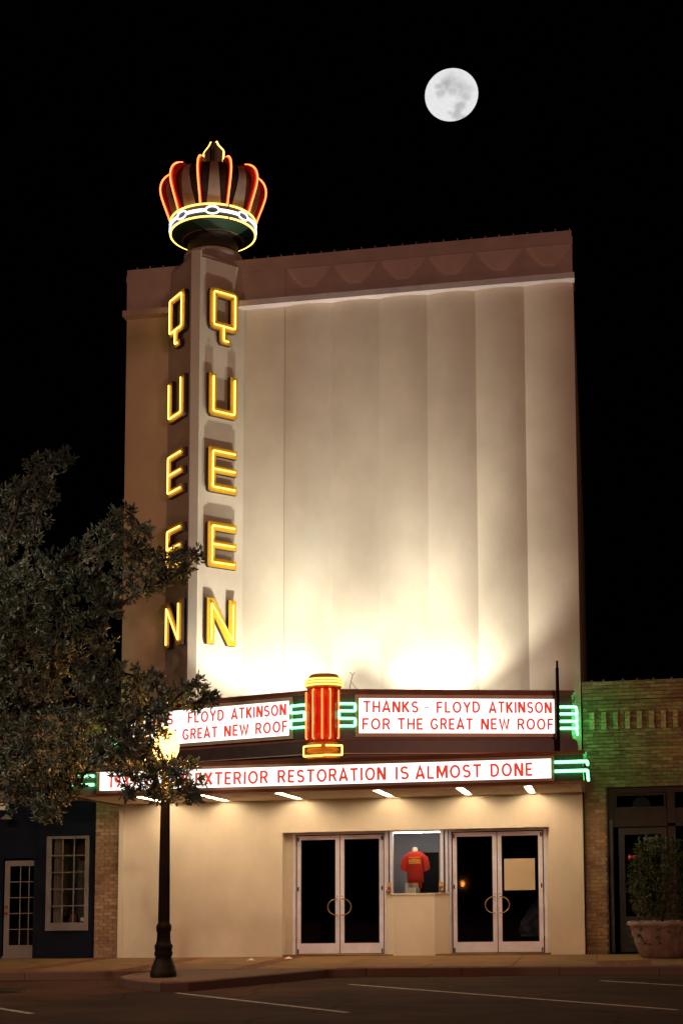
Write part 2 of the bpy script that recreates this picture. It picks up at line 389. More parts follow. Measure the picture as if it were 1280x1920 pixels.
# frieze: projecting cornice, relief, bands
mb = MB()
mb.box(-.03, WX + .03, -.24, .5, 14.33, 14.46)
mb.box(0.01, WX - .01, -.05, .5, 14.46, 15.18)
mb.box(0, WX, -.066, .5, 15.18, 15.34)
mb.box(0.02, WX - .02, -.078, .55, 15.34, ZT)
mb.box(3.62, 3.68, -.066, -.05, 14.46, 15.18)
mb.build('frieze', frieze_m, th)
relief_m = mat('relief_plaster', (.60, .52, .50), .9, var=.08, scale=2.0, bump=.2, bscale=12, stain=.12)
fr_b = frame((0, -.05, 0), (1, 0, 0))
for i in range(NB):
    mb = MB(); xa = 3.7 + i * bw; c = xa + bw / 2
    # fan-shaped relief hanging from the band: broad at the top, three facets narrowing downward
    top = [(xa + .02, 15.14), (xa + bw - .06, 15.14)]; 
    poly = [(xa + .02, 15.16), (xa + .10, 15.0), (xa + .24, 14.84), (c - .15, 14.70), (c + .12, 14.70), (xa + bw - .30, 14.84), (xa + bw - .14, 15.0), (xa + bw - .06, 15.16)]
    n = len(poly); k = len(mb.v)
    mb.v += [tuple(fr_b(u, z, 0.001)) for u, z in poly]
    cc = [(c + (u - c) * .80, 15.16 if z > 15.1 else 14.75 + (z - 14.70) * .85) for u, z in poly]
    mb.v += [tuple(fr_b(u, z, .040)) for u, z in cc]
    for j in range(n):
        j2 = (j + 1) % n; mb.f.append((k + j, k + j2, k + n + j2, k + n + j)); mb.mi.append(0); mb.sm.append(False)
    mb.f.append(tuple(k + n + j for j in range(n))); mb.mi.append(0); mb.sm.append(False)
    mb.build('relief', relief_m, th)
mb = MB()
for i in range(33):
    x = .25 + i * .303
    if 1.1 < x < 2.6: continue
    mb.box(x - .012, x + .012, -.06, -.03, ZT, ZT + .055); mb.box(x - .016, x + .016, -.065, -.025, ZT + .04, ZT + .055)
mb.build('coping_clips', alu, th, kind='stuff')
# pylon
PF = [(1.77, -.9), (1.95, -.9)]
mb = MB(); mb.prism([(.97, .02), (1.77, -.885), (1.95, -.885), (2.75, .02)], 3.95, 15.28)
mb.prism([(1.76, -.9), (1.96, -.9), (1.985, -.83), (1.735, -.83)], 3.95, 15.42)
pyl = mb.build('pylon', stucco, th)
mb = MB(); mb.prism([(.98, .1), (1.74, -.83), (1.98, -.83), (2.74, .1)], 15.28, 15.36)
mb.lathe([(.0, 15.75), (.6, 15.75), (.655, 15.72), (.655, 15.62), (.64, 15.60), (.64, 15.3)], 1.93, .25, 48)
mb.prism([(1.5, .0), (1.76, -.80), (1.96, -.80), (2.3, .0)], 15.30, 15.52)
mb.build('pylon_cap', frieze_m, th)
mb = MB(); mb.box(.3, 9.7, .4, 23.8, 14.9, 15.0); mb.build('roof', roofm, th)

# entrance: recessed doors with lobby behind
mb = MB(); mb.box(3.6, 9.35, 4.0, 4.05, 0, 3).box(3.55, 3.6, .5, 4.05, 0, 3).box(9.35, 9.4, .5, 4.05, 0, 3).box(3.6, 9.35, .5, 4.0, 2.95, 3.0).box(3.6, 9.35, .5, 4.0, 0.0, .02)
mb.build('lobby', lobby_m, th)
mb = MB(); mb.box(3.65, 9.3, 0.0, .36, .0, .03); mb.build('threshold', conc, th)
def door(x0, x1, hinge, z0=.045, z1=2.56, label=None):
    """one glazed leaf: stiles, rails, glass, pull and pivots"""
    yf, yb = .33, .375; st = .085; tr = .085; br = .215
    mb = MB(); mb.box(x0, x0 + st, yf, yb, z0, z1).box(x1 - st, x1, yf, yb, z0, z1).box(x0 + st, x1 - st, yf, yb, z1 - tr, z1).box(x0 + st, x1 - st, yf, yb, z0, z0 + br)
    d = mb.build('door', doorm, th, label)
    mb = MB(); g = .012
    a0, a1, c0, c1 = x0 + st, x1 - st, z0 + br, z1 - tr
    mb.box(a0, a0 + g, yf + .005, yb - .005, c0, c1).box(a1 - g, a1, yf + .005, yb - .005, c0, c1).box(a0 + g, a1 - g, yf + .005, yb - .005, c0, c0 + g).box(a0 + g, a1 - g, yf + .005, yb - .005, c1 - g, c1)
    mb.build('gasket', gasket, d)
    MB().box(a0 + g, a1 - g, .352, .358, c0 + g, c1 - g).build('glass', g_door, d)
    xs = x1 - st / 2 if hinge == 'l' else x0 + st / 2; sg = -1 if hinge == 'l' else 1
    pts = []; zc = 1.03
    for j in range(17):
        t_ = -PI / 2 + PI * j / 16; pts.append((xs + sg * (.02 + .18 * math.cos(t_)), yf - .055, zc + .17 * math.sin(t_)))
    pts = [(xs, yf, zc - .17), (xs, yf - .05, zc - .17)] + pts + [(xs, yf - .05, zc + .17), (xs, yf, zc + .17)]
    MB().tube(pts, .0115, 8).build('pull_handle', brass, d)
    xh = x0 if hinge == 'l' else x1; sgh = 1 if hinge == 'l' else -1
    for zz in (z0 + .05, 1.42, z1 - .07): MB().box(xh + sgh * .012, xh + sgh * .042, yf - .018, yf, zz - .045, zz + .045).build('pivot', gasket, d)
    MB().lathe([(.0, 1.25), (.012, 1.25), (.012, 1.27), (0, 1.27)], xs, yf - .005, 10).build('lock', gasket, d)
    return d
for a_, b_, c_, d_ in ((3.815, 3.875, 5.80, 5.845), (7.19, 7.235, 9.17, 9.235)):
    m2 = (a_ + d_) / 2 + (.005 if a_ < 5 else -.018)
    f2 = MB(); f2.box(a_, b_, .30, .40, .03, 2.63).box(c_, d_, .30, .40, .03, 2.63).box(b_, c_, .30, .40, 2.585, 2.63); f2.build('door_frame', doorm, th)
MB().box(3.65, 3.815, .3, .5, 0, 2.63).build('reveal', stucco, th); MB().box(9.235, 9.3, .3, .5, 0, 2.63).build('reveal', stucco, th)
door(3.90, 4.825, 'l'); door(4.845, 5.775, 'r'); door(7.26, 8.185, 'l'); door(8.205, 9.145, 'r')
# ticket booth between the doors
mb = MB(); mb.prism([(5.85, .30), (5.85, .22), (6.04, -.012), (6.91, -.012), (7.19, .22), (7.19, .30)], .0, 1.27)
bo = mb.build('ticket_booth', stucco, th)
mb = MB(); mb.prism([(5.83, .30), (5.83, .20), (6.03, -.03), (6.92, -.03), (7.21, .20), (7.21, .30)], 1.27, 1.30); mb.build('counter', stucco, bo)
mb = MB()
mb.box(5.86, 5.905, .16, .28, 1.30, 2.63).box(5.95, 6.01, .10, .26, 1.30, 2.63).box(7.02, 7.08, .10, .26, 1.30, 2.63).box(7.12, 7.165, .16, .28, 1.30, 2.63)
mb.box(6.01, 7.02, .04, .2, 2.59, 2.63)
mb.build('window_frame', doorm, bo)
MB().box(6.01, 7.02, .115, .121, 1.30, 2.59).build('glass', g_clear, bo)
MB().box(5.905, 5.95, .19, .196, 1.30, 2.63).build('glass', g_door, bo)
MB().box(7.08, 7.12, .19, .196, 1.30, 2.63).build('glass', g_door, bo)
mb = MB()
mb.box(5.86, 6.32, 1.30, 1.34, .9, 2.63).box(6.86, 7.19, 1.30, 1.34, .9, 2.63).box(6.32, 6.86, 1.30, 1.34, 2.18, 2.63).box(5.845, 5.86, .4, 1.34, .9, 2.63).box(7.175, 7.19, .4, 1.34, .9, 2.63).box(5.86, 7.175, .3, 1.34, 2.60, 2.64)
mb.box(5.86, 7.175, .30, 1.30, 1.24, 1.268)
mb.build('booth_interior', boothgrey, bo)
mb = MB(); mb.box(6.32, 6.86, 1.36, 1.38, 1.268, 2.25); mb.build('doorway', lobby_m, bo)

MB().box(6.02, 7.0, .21, .25, 2.575, 2.60).build('lamp_strip', emit('booth_lamp', (1, .90, .80), 34), bo)

# ================================================================== VERTICAL NEON SIGNS
def pline_tube(mb, fr, pts, c, r, rr=.04, closed=False):
    q = rounded(pts, rr, closed); mb.tube([fr(u, z, c) for u, z in q], r, 8, closed=closed)
LETT = [('Q', 14.60), ('U', 12.66), ('E', 11.01), ('E', 9.35), ('N', 7.67)]
def vertical_sign(O, u, u0, w, label, cat='neon sign'):
    root = thing('vertical_neon_sign', (O[0] + .5 * w * u[0], O[1], 6.6), label, cat, 'vertical neon signs on the pylon')
    fr0 = frame(O, u)
    for ch, zt in LETT:
        fr = lambda a, z, c, fr0=fr0, zt=zt: fr0(u0 + a, zt + z, c)
        mb = MB(); nb = MB(); T = .195; h = T / 2; D0, D1 = .02, .12
        if ch == 'E':
            poly = [(.04, 0), (w, 0), (w, -T), (T, -T), (T, -.415), (w, -.415), (w, -.585), (T, -.585), (T, -1 + T), (w, -1 + T), (w, -1), (.04, -1), (0, -.96), (0, -.04)]
            mb.slab(fr, poly, D0, D1, 0, 1)
            pline_tube(nb, fr, [(w - .07, -h), (h, -h), (h, -1 + h), (w - .07, -1 + h)], D1 + .035, .017)
            pline_tube(nb, fr, [(h + .01, -.5), (w - .07, -.5)], D1 + .035, .017)
        elif ch == 'U':
            poly = [(0, 0), (T, 0), (T, -.96 + T), (w - T, -.96 + T), (w - T, 0), (w, 0), (w, -.90), (w - .06, -.96), (.06, -.96), (0, -.90)]
            mb.slab(fr, poly, D0, D1, 0, 1)
            pline_tube(nb, fr, [(h, -.08), (h, -.96 + h), (w - h, -.96 + h), (w - h, -.08)], D1 + .035, .017)
        elif ch == 'N':
            k_ = .19
            poly = [(0, 0), (k_, 0), (w - T, -.66), (w - T, 0), (w, 0), (w, -1), (w - k_ - .02, -1), (T, -.42), (T, -1), (0, -1)]
            mb.slab(fr, poly, D0, D1, 0, 1)
            pline_tube(nb, fr, [(h, -.93), (h, -.12), (w - h, -.90), (w - h, -.10)], D1 + .035, .017, .02)
        else:
            H = .95
            mb.ribbon(fr, rounded([(h, -h), (w - h, -h), (w - h, -H + h), (h, -H + h)], .03, True, 2), T, D0, D1, True, 0, 1)
            c = w * .47
            mb.slab(fr, [(c - h, -H), (c + h, -H), (c + h, -H - .15), (c + .21, -H - .15), (c + .21, -H - .30), (c - h + .05, -H - .30), (c - h, -H - .24)], D0, D1 + .002, 0, 1)
            pline_tube(nb, fr, [(h, -h), (w - h, -h), (w - h, -H + h), (h, -H + h)], D1 + .035, .017, .04, True)
            pline_tube(nb, fr, [(c, -H + h), (c, -H - .225), (c + .13, -H - .225)], D1 + .035, .017)
        # raised rim round the can, seen as the paler edge
        lb = mb.build('letter', [yellowp, can_m], root)
        nb.build('neon_tube', ny, lb)
    return root
d = Vector((.8, .9)).normalized()
vertical_sign((1.95, -.9, 0), (.8, .9, 0), .19, .75, 'yellow neon QUEEN letters down the brightly lit right face of the pylon')
vertical_sign((.97, 0, 0), (.8, -.9, 0), .31, .80, 'yellow neon QUEEN letters down the shaded left face of the pylon')

# ================================================================== CROWN
CX, CY = 1.93, .25; ZR = 16.27
cr = thing('neon_crown', (CX, CY, 15.72), 'giant neon crown with red ribs and jewelled band on top of the pylon', 'crown sign')
mb = MB(); mb.lathe([(0, 15.75), (.60, 15.75), (.585, 15.80), (.57, 15.98), (.60, 16.06), (.66, 16.09)], CX, CY, 64); mb.build('neck', crown_dark, cr)
mb = MB(); mb.lathe([(.66, 16.09), (.70, 16.10), (.92, 16.235), (.94, 16.25)], CX, CY, 64); mb.build('underside', crown_green, cr)
mb = MB(); mb.lathe([(.94, 16.25), (.945, 16.56), (.91, 16.58)], CX, CY, 64); mb.build('band', crown_dark, cr)
body = [(.86, 16.55), (.92, 16.72), (1.0, 16.95), (1.055, 17.2), (1.035, 17.4), (.93, 17.56), (.72, 17.66), (.30, 17.70), (0, 17.7)]
mb = MB(); mb.lathe(body, CX, CY, 60); mb.build('body', crown_dark, cr)
def circ(r, z, n=64, a0=0, a1=2 * PI): return [(CX + r * math.sin(a0 + (a1 - a0) * i / n), CY - r * math.cos(a0 + (a1 - a0) * i / n), z) for i in range(n + (0 if abs(a1 - a0 - 2 * PI) < 1e-6 else 1))]
for z, r in ((16.265, .965), (16.555, .965)):
    MB().tube(circ(r, z, 90, (.65), .65 + 2 * PI - .04), .021, 8).build('ring_tube', ny, cr)
MB().tube(circ(.69, 16.10, 64), .006, 6).build('reflection_ring', orangep, cr)  # thin orange ring painted in for the neon's dim reflection on the neck edge
# white jewel tubes: ovals joined by double bars
for k in range(8):
    a = math.radians(14 + 45 * k); nb = MB()
    def P(da, z): return (CX + .975 * math.sin(a + da), CY - .975 * math.cos(a + da), 16.41 + z)
    nb.tube([P(.15 * math.cos(t_), .085 * math.sin(t_)) for t_ in [2 * PI * j / 20 for j in range(20)]], .021, 6, closed=True)
    nb.tube([P(.17 + (PI / 4 - .34) * j / 6, .018) for j in range(7)], .019, 6); nb.tube([P(.17 + (PI / 4 - .34) * j / 6, -.03) for j in range(7)], .011, 6)
    nb.build('jewel_tube', nw, cr)
# tan gores
def prof_at(off, z):
    for (r0, z0), (r1, z1) in zip(body, body[1:]):
        if z0 <= z <= z1: return r0 + (r1 - r0) * (z - z0) / (z1 - z0) + off
    return .3
for k in range(10):
    a = math.radians(16 + 36 * k); mb = MB(); n = 14; k0 = len(mb.v)
    for j in range(n + 1):
        z = 16.57 + (17.60 - 16.57) * j / n; r = prof_at(.03, z); hw = (.165 - .085 * (j / n) ** .8) / max(r, .5)
        for dd in (-1, -.33, .33, 1): mb.v.append((CX + r * math.sin(a + dd * hw), CY - r * math.cos(a + dd * hw), z))
    for j in range(n):
        for i in range(3): mb.f.append((k0 + j * 4 + i, k0 + j * 4 + i + 1, k0 + j * 4 + 5 + i, k0 + j * 4 + 4 + i)); mb.mi.append(0); mb.sm.append(True)
    o = mb.build('gore', crown_tan, cr)
ribp = [(.95, 16.56), (1.01, 16.74), (1.09, 16.95), (1.165, 17.18), (1.185, 17.36), (1.135, 17.54), (1.01, 17.67), (.84, 17.72)]
ribp = rounded(ribp, .12, k=3)
for k in range(10):
    a = math.radians(-2 + 36 * k); mb = MB(); 
    L = []; Rr = []; k0 = 0
    for r, z in ribp:
        ri = prof_at(-.02, min(max(z, 16.56), 17.66)); ri = min(ri, r - .08)
        for rad in (r - .015, max(ri, r - .30)):
            for s_ in (-1, 1):
                mb.v.append((CX + rad * math.sin(a) + s_ * .028 * math.cos(a), CY - rad * math.cos(a) + s_ * .028 * math.sin(a), z))
    n = len(ribp)
    for j in range(n - 1):
        b0 = 4 * j; c0 = b0 + 4
        for f in ((b0, b0 + 1, c0 + 1, c0), (b0 + 2, c0 + 2, c0 + 3, b0 + 3), (b0, c0, c0 + 2, b0 + 2), (b0 + 1, b0 + 3, c0 + 3, c0 + 1)): mb.f.append(f); mb.mi.append(0); mb.sm.append(False)
    mb.f += [(0, 2, 3, 1), (4 * n - 4, 4 * n - 3, 4 * n - 1, 4 * n - 2)]; mb.mi += [0, 0]; mb.sm += [False] * 2
    rb = mb.build('rib', redp, cr)
    MB().tube([(CX + (r + .025) * math.sin(a), CY - (r + .025) * math.cos(a), z) for r, z in ribp], .020, 8).build('neon_tube', nro, rb)
# finial: two crossed plates with yellow outline
fin = None
for k, ang in enumerate((-2, 88)):
    a = math.radians(ang); fr = frame((CX, CY, 0), (math.cos(a), math.sin(a), 0))
    half = [(.14, 17.70), (.19, 17.80), (.21, 18.0), (.22, 18.26), (.15, 18.34), (.085, 18.42), (.06, 18.48), (.03, 18.50)]
    poly = half + [(-u, z) for u, z in half[::-1]]
    mb = MB(); mb.slab(fr, poly, -.02 - k * .002, .02 + k * .002); fo = mb.build('finial_plate', crown_tan if k == 0 else crown_dark, cr)
    nb = MB()
    for s_ in (-1, 1): nb.tube([fr(s_ * (u + .02), z, .0) for u, z in rounded([(.17, 17.80)] + half[1:-1] + [(.055, 18.50), (.02, 18.47)], .05)], .021, 7)
    if k == 0: nb.build('neon_tube', ny, fo)

# ================================================================== MARQUEE
mq = thing('marquee', (5, 0, 3.31), 'illuminated theatre marquee with V-shaped upper signs, long lower sign and neon', 'marquee')
X0, X1, YF = -.03, 10.05, -3.0
LX = [1.14, 2.45, 4.05, 6.02, 7.66, 8.98]
# soffit with lamp channels
mb = MB(); zs = 3.33
edges = [X0 + .03]
for x in LX: edges += [x - .07, x + .07]
edges.append(X1 - .03)
for i in range(0, len(edges), 2): mb.box(edges[i], edges[i + 1], YF + .05, -.002, zs, zs + .10)
for x in LX: mb.box(x - .07, x + .07, YF + .05, -2.3, zs, zs + .10); mb.box(x - .07, x + .07, -.12, -.002, zs, zs + .1); mb.box(x - .07, x + .07, -2.3, -.12, zs + .09, zs + .10)
mb.build('soffit', soffit_m, mq)
for x in LX:
    ft = MB().box(x - .055, x + .055, -2.26, -.16, zs + .06, zs + .085).build('lamp_tray', cardm, mq)
    MB().tube([(x, -2.2, zs + .028), (x, -.2, zs + .028)], .024, 10).build('fluorescent_tube', tube_e, ft)
mb = MB(); mb.box(9.75, 9.76, -1.9, -1.2, zs - .006, zs); mb.build('hatch_gap', can_m, mq)
# lower fascia box
mb = MB(); mb.box(X0, X1, YF, YF + .05, 3.31, 3.90).box(X0, X0 + .05, YF + .05, -.002, 3.31, 3.90).box(X1 - .05, X1, YF + .05, -.002, 3.31, 3.90).box(X0, X1, YF + .05, -.002, 3.84, 3.90)
mb.build('lower_fascia', brown, mq)
mb = MB()
for z0, z1, o in ((3.305, 3.355, .035), (3.855, 3.90, .045), (3.90, 3.925, .065)):
    mb.box(X0 - o, X1 + o, YF - o, YF, z0, z1).box(X0 - o, X0, YF, -.002, z0, z1).box(X1, X1 + o, YF, -.002, z0, z1)
mb.build('trim', trim_m, mq)
# stroke font ----------------------------------------------------------------
def arc(cx, cy, rx, ry, a0, a1, n=12): return [(cx + rx * math.cos(math.radians(a0 + (a1 - a0) * i / n)), cy + ry * math.sin(math.radians(a0 + (a1 - a0) * i / n))) for i in range(n + 1)]
GL = {
 'T': (.62, [[(0, .93), (.62, .93)], [(.31, .86), (.31, 0)]]),
 'H': (.64, [[(.07, 0), (.07, 1)], [(.57, 0), (.57, 1)], [(.14, .5), (.50, .5)]]),
 'A': (.70, [[(.05, 0), (.35, .98), (.65, 0)], [(.17, .28), (.53, .28)]]),
 'N': (.66, [[(.07, 0), (.07, 1)], [(.59, 0), (.59, 1)], [(.10, .98), (.56, .02)]]),
 'K': (.62, [[(.07, 0), (.07, 1)], [(.56, .98), (.16, .48)], [(.22, .56), (.58, .02)]]),
 'S': (.58, [arc(.29, .72, .22, .21, 25, 270) + arc(.29, .29, .23, .22, 90, -155)[1:]]),
 'F': (.54, [[(.07, 0), (.07, 1)], [(.14, .93), (.52, .93)], [(.14, .50), (.46, .50)]]),
 'L': (.52, [[(.07, 1), (.07, .0)], [(.14, .07), (.50, .07)]]),
 'O': (.78, [arc(.39, .5, .32, .43, 90, 450, 24)[:-1]]),
 'Q': (.78, [arc(.39, .5, .32, .43, 90, 450, 24)[:-1], [(.48, .25), (.74, -.02)]]),
 'Y': (.64, [[(.04, .98), (.32, .45), (.60, .98)], [(.32, .42), (.32, 0)]]),
 'D': (.66, [[(.07, .07), (.07, .93), (.26, .93)] + arc(.28, .5, .31, .43, 80, -80) + [(.26, .07), (.07, .07)]]),
 'I': (.16, [[(.08, 0), (.08, 1)]]),
 'R': (.62, [[(.07, 0), (.07, 1)], [(.14, .93), (.32, .93)] + arc(.34, .705, .19, .225, 80, -80, 8) + [(.32, .48), (.14, .48)], [(.34, .46), (.57, .02)]]),
 'G': (.74, [arc(.38, .5, .31, .43, 40, 325, 18) + [(.66, .42)], [(.42, .44), (.60, .44)]]),
 'E': (.54, [[(.07, 0), (.07, 1)], [(.14, .93), (.52, .93)], [(.14, .50), (.46, .50)], [(.14, .07), (.52, .07)]]),
 'W': (.90, [[(.05, .98), (.25, .04), (.45, .90), (.65, .04), (.85, .98)]]),
 'M': (.82, [[(.07, 0), (.07, 1)], [(.75, 0), (.75, 1)], [(.10, .98), (.41, .20), (.72, .98)]]),
 'X': (.64, [[(.05, .98), (.59, .02)], [(.59, .98), (.05, .02)]]),
 'U': (.64, [[(.07, 1), (.07, .3)] + arc(.32, .32, .25, .26, 190, 350, 10) + [(.57, .3), (.57, 1)]]),
 '1': (.24, [[(.02, .82), (.14, .96), (.14, 0)]]),
 '9': (.56, [arc(.28, .70, .21, .23, 0, 360, 16), [(.49, .68), (.44, .3), (.26, .04)]]),
 '3': (.54, [arc(.25, .72, .21, .21, 150, -90, 10) + arc(.25, .28, .23, .22, 90, -150, 10)[1:]]),
 '-': (.34, [[(.02, .45), (.32, .45)]]),
}
def word_width(w, gap=.2): return sum(GL[c][0] for c in w) + gap * (len(w) - 1)
greym = mat('grey_dash', (.30, .30, .28), .6)
def word(parent, fr, text, ua, ub, z, h, c0, gap=.20):
    """one row word between ua and ub; every letter an object"""
    sc = (ub - ua) / word_width(text, gap); u = ua
    for ch in text:
        wd, st = GL[ch]; mb = MB()
        tl = random.uniform(-.02, .02); jz = random.uniform(-.004, .004)
        heavy = .205 if ch in 'NKWMXA' else .175
        for k, pts in enumerate(st):
            q = [(u + p[0] * sc + p[1] * h * tl, z + jz + p[1] * h - (p[0] - wd / 2) * sc * tl) for p in pts]
            cl = ch in 'OQ' and k == 0
            mb.ribbon(fr, q, (heavy if not (ch == '-') else .08) * h, c0, c0 + .010 + .0015 * k, closed=cl)
        mb.build('letter', greym if ch == '-' else red_e, parent)
        u += (wd + gap) * sc
# lower sign
frL = frame((0, YF, 0), (1, 0, 0))
def sign_panel(fr, ua, ub, za, zb, name, fw_=.055, mq=mq):
    mb = MB()
    for (a, b, c, d_) in ((ua - fw_, ub + fw_, za - fw_, za), (ua - fw_, ub + fw_, zb, zb + fw_), (ua - fw_, ua, za, zb), (ub, ub + fw_, za, zb)):
        mb.slab(fr, [(a, c), (b, c), (b, d_), (a, d_)], .002, .055)
    p = MB().slab(fr, [(ua, za), (ub, za), (ub, zb), (ua, zb)], .002, .012).build(name, white_e, mq)
    mb.build('sign_frame', alu, p)
    mb = MB()
    return p
low = sign_panel(frL, .60, 9.46, 3.42, 3.79, 'lower_sign')
def px2u(px): return .56 + (px - 186) / (1031 - 186) * (9.44 - .56)
zb, hh = 3.475, .25
for w, a, b in (('1939', 209, 262), ('QUEEN', 281, 360), ('EXTERIOR', 376, 514), ('RESTORATION', 533, 734), ('IS', 752, 776), ('ALMOST', 789, 908), ('DONE', 925, 1000)):
    word(low, frL, w, px2u(a), px2u(b), zb, hh, .014)
# upper V-shaped tiers
AP = (5.05, -2.95); EL, ER = (.27, -1.3), (9.83, -1.3)
def off(o):  # footprint pushed outwards by o
    L = math.hypot(4.78, 1.65); nx, ny_ = 1.65 / L, 4.78 / L
    return [(ER[0] + o, -.002), (ER[0] + o, ER[1] - o * .7), (AP[0], AP[1] - o / ny_), (EL[0] - o, EL[1] - o * .7), (EL[0] - o, -.002)][::-1]
mb = MB()
def walls(mb, o, th_, z0, z1):      # V-shaped parapet wall, open to the sky behind
    A = off(o); B_ = off(o - th_)
    for i in range(4):
        q = [A[i], A[i + 1], B_[i + 1], B_[i]]
        a_ = sum(q[k][0] * q[(k + 1) % 4][1] - q[(k + 1) % 4][0] * q[k][1] for k in range(4))
        mb.prism(q if a_ > 0 else q[::-1], z0, z1)
walls(mb, 0, .10, 4.28, 5.26); tier = mb.build('upper_tier', brown, mq)
mb = MB(); mb.prism([(p[0], max(p[1], -2.99)) for p in off(.10)], 3.927, 4.28); mb.build('step_tier', brown, mq)
mb = MB()
for z0, z1, o in ((4.278, 4.315, .06), (5.20, 5.25, .03), (5.25, 5.29, .06)):
    walls(mb, o, .15 if z0 < 5 else .2, z0, z1)
mb.build('trim', trim_m, mq)
mb = MB(); walls(mb, .125, .03, 4.012, 4.030); mb.build('rail', alu, mq)
dR = Vector((4.78, 1.65, 0)); frR = frame((AP[0], AP[1], 0), dR)
frLv = frame((EL[0], EL[1], 0), Vector((4.78, -1.65, 0))); LV = dR.length
za, zt2 = 4.425, 5.115
pR = sign_panel(frR, .735, 4.69, za, zt2, 'upper_right_sign', .07)
pL = sign_panel(frLv, LV - 4.69, LV - .70, za, zt2, 'upper_left_sign', .07)
rows = [(4.835, .225, (('THANKS', 680, 783), ('-', 795, 804), ('FLOYD', 818, 899), ('ATKINSON', 916, 1033))), (4.50, .225, (('FOR', 678, 730), ('THE', 745, 792), ('GREAT', 806, 885), ('NEW', 901, 954), ('ROOF', 969, 1036)))]
for z, h, ws in rows:
    for w, a, b in ws:
        fa = lambda px: .735 + ((px - 671.4) / 366.6) * (4.69 - .735) * (1 + .025 * (1 - (px - 671.4) / 366.6) * -1)
        word(pR, frR, w, fa(a), fa(b), z, h, .014)
        word(pL, frLv, w, LV - 4.69 + fa(a) - .735, LV - 4.69 + fa(b) - .735, z, h, .014)
# green neon hooks by the column
for fr, sg, base in ((frR, 1, 0), (frLv, -1, LV)):
    zz = [5.00, 4.86, 4.71, 4.565]; ui, uo = .34, .655
    pts = [(ui, zz[0]), (uo, zz[0]), (uo, zz[1]), (ui, zz[1]), (ui, zz[2]), (uo, zz[2]), (uo, zz[3]), (ui, zz[3])]
    nb = MB(); pline_tube(nb, fr, [(base + sg * u, z) for u, z in pts], .07, .024, .03); nb.build('neon_tube', ng, mq)
# green bars wrapping the ends: upper tier
for sg in (1, -1):
    ex = ER[0] if sg > 0 else EL[0]
    for z in (4.955, 4.815, 4.665, 4.525):
        nb = MB()
        A = Vector((ex, -1.3, z)) - Vector((sg * 4.78, 1.65, 0)).normalized() * .26
        n_ = Vector((sg * 1.65, -4.78, 0)).normalized() * .06
        pts = [A + n_, Vector((ex + sg * .07, -1.36, z)), Vector((ex + sg * .09, -1.25, z)), Vector((ex + sg * .09, -.12, z))]
        nb.tube(rounded([tuple(p) for p in pts], .05), .025, 8); nb.build('neon_tube', ng, mq)
    ex = X1 if sg > 0 else X0
    for z, yb in ((3.715, -2.3), (3.545, -.5)):
        nb = MB()
        nb.tube(rounded([(ex - sg * .52, YF - .07, z), (ex + sg * .08, YF - .07, z), (ex + sg * .08, yb, z)], .05), .027, 8); nb.build('neon_tube', ng, mq)
# central fluted column
cx, cy = 5.06, -2.73
mb = MB(); n = 60
prof = []
for i in range(n):
    a = 2 * PI * i / n; r = .315 + .018 * math.cos(10 * a + PI); prof.append((cx + r * math.sin(a), cy - r * math.cos(a)))
mb.prism(prof, 4.26, 5.34, 0, True); colm = mb.build('column', redp, mq)
for k in (-3, -1, 1, 3, -5, 5):
    a = math.radians(18 * k); mb = MB()
    c = Vector((cx + .325 * math.sin(a), cy - .31 * math.cos(a))); tt = Vector((math.cos(a), math.sin(a))) * .035; nn = Vector((math.sin(a), -math.cos(a))) * .012
    q = [c - tt - nn, c + tt - nn, c + tt + nn, c - tt + nn]
    mb.prism([(p.x, p.y) for p in q], 4.30, 5.30); mb.build('flute', redp2, colm)
for ad in (-64, -26, 5, 31, 64):
    a = math.radians(ad); r = .36
    P = lambda rr, z: (cx + rr * math.sin(a), cy - rr * math.cos(a), z)
    MB().tube(rounded([P(.30, 5.285), P(r, 5.28), P(r, 4.33), P(.30, 4.32)], .03), .0145, 8).build('neon_tube', nro, colm)
mb = MB(); mb.lathe([(.30, 5.33), (.355, 5.34), (.36, 5.36), (.36, 5.50), (.33, 5.535), (.29, 5.55), (.29, 5.58), (.26, 5.60), (0, 5.60)], cx, cy, 40); cap = mb.build('column_cap', capy, mq)
for r, z in ((.375, 5.375), (.375, 5.435), (.365, 5.49)):
    MB().tube([(cx + r * math.sin(2 * PI * i / 40), cy - r * math.cos(2 * PI * i / 40), z) for i in range(40)], .0145, 8, closed=True).build('neon_tube', ny, cap)
mb = MB(); mb.lathe([(.30, 4.26), (.35, 4.24), (.36, 4.20), (.34, 4.185), (.34, 4.14), (.36, 4.12), (.36, 4.07), (.34, 4.05), (.34, 4.0), (.37, 3.98), (.37, 3.93)], cx, cy, 40); cb = mb.build('column_base', orangep, mq)
def arcbase(r, z, a0, a1, n=12): return [(cx + r * math.sin(math.radians(a0 + (a1 - a0) * i / n)), min(-3.02, cy - r * math.cos(math.radians(a0 + (a1 - a0) * i / n))), z) for i in range(n + 1)]
nb = MB()
for s0, e0, lo in ((3, -54, 3.975), (15, 76, 3.985)): nb.tube(rounded(arcbase(.425, 4.17, s0, e0, 8) + arcbase(.425, lo, e0, s0 + (6 if e0 < 0 else -4), 8), .03, k=3), .0165, 8)
nb.build('neon_tube', ny, cb)
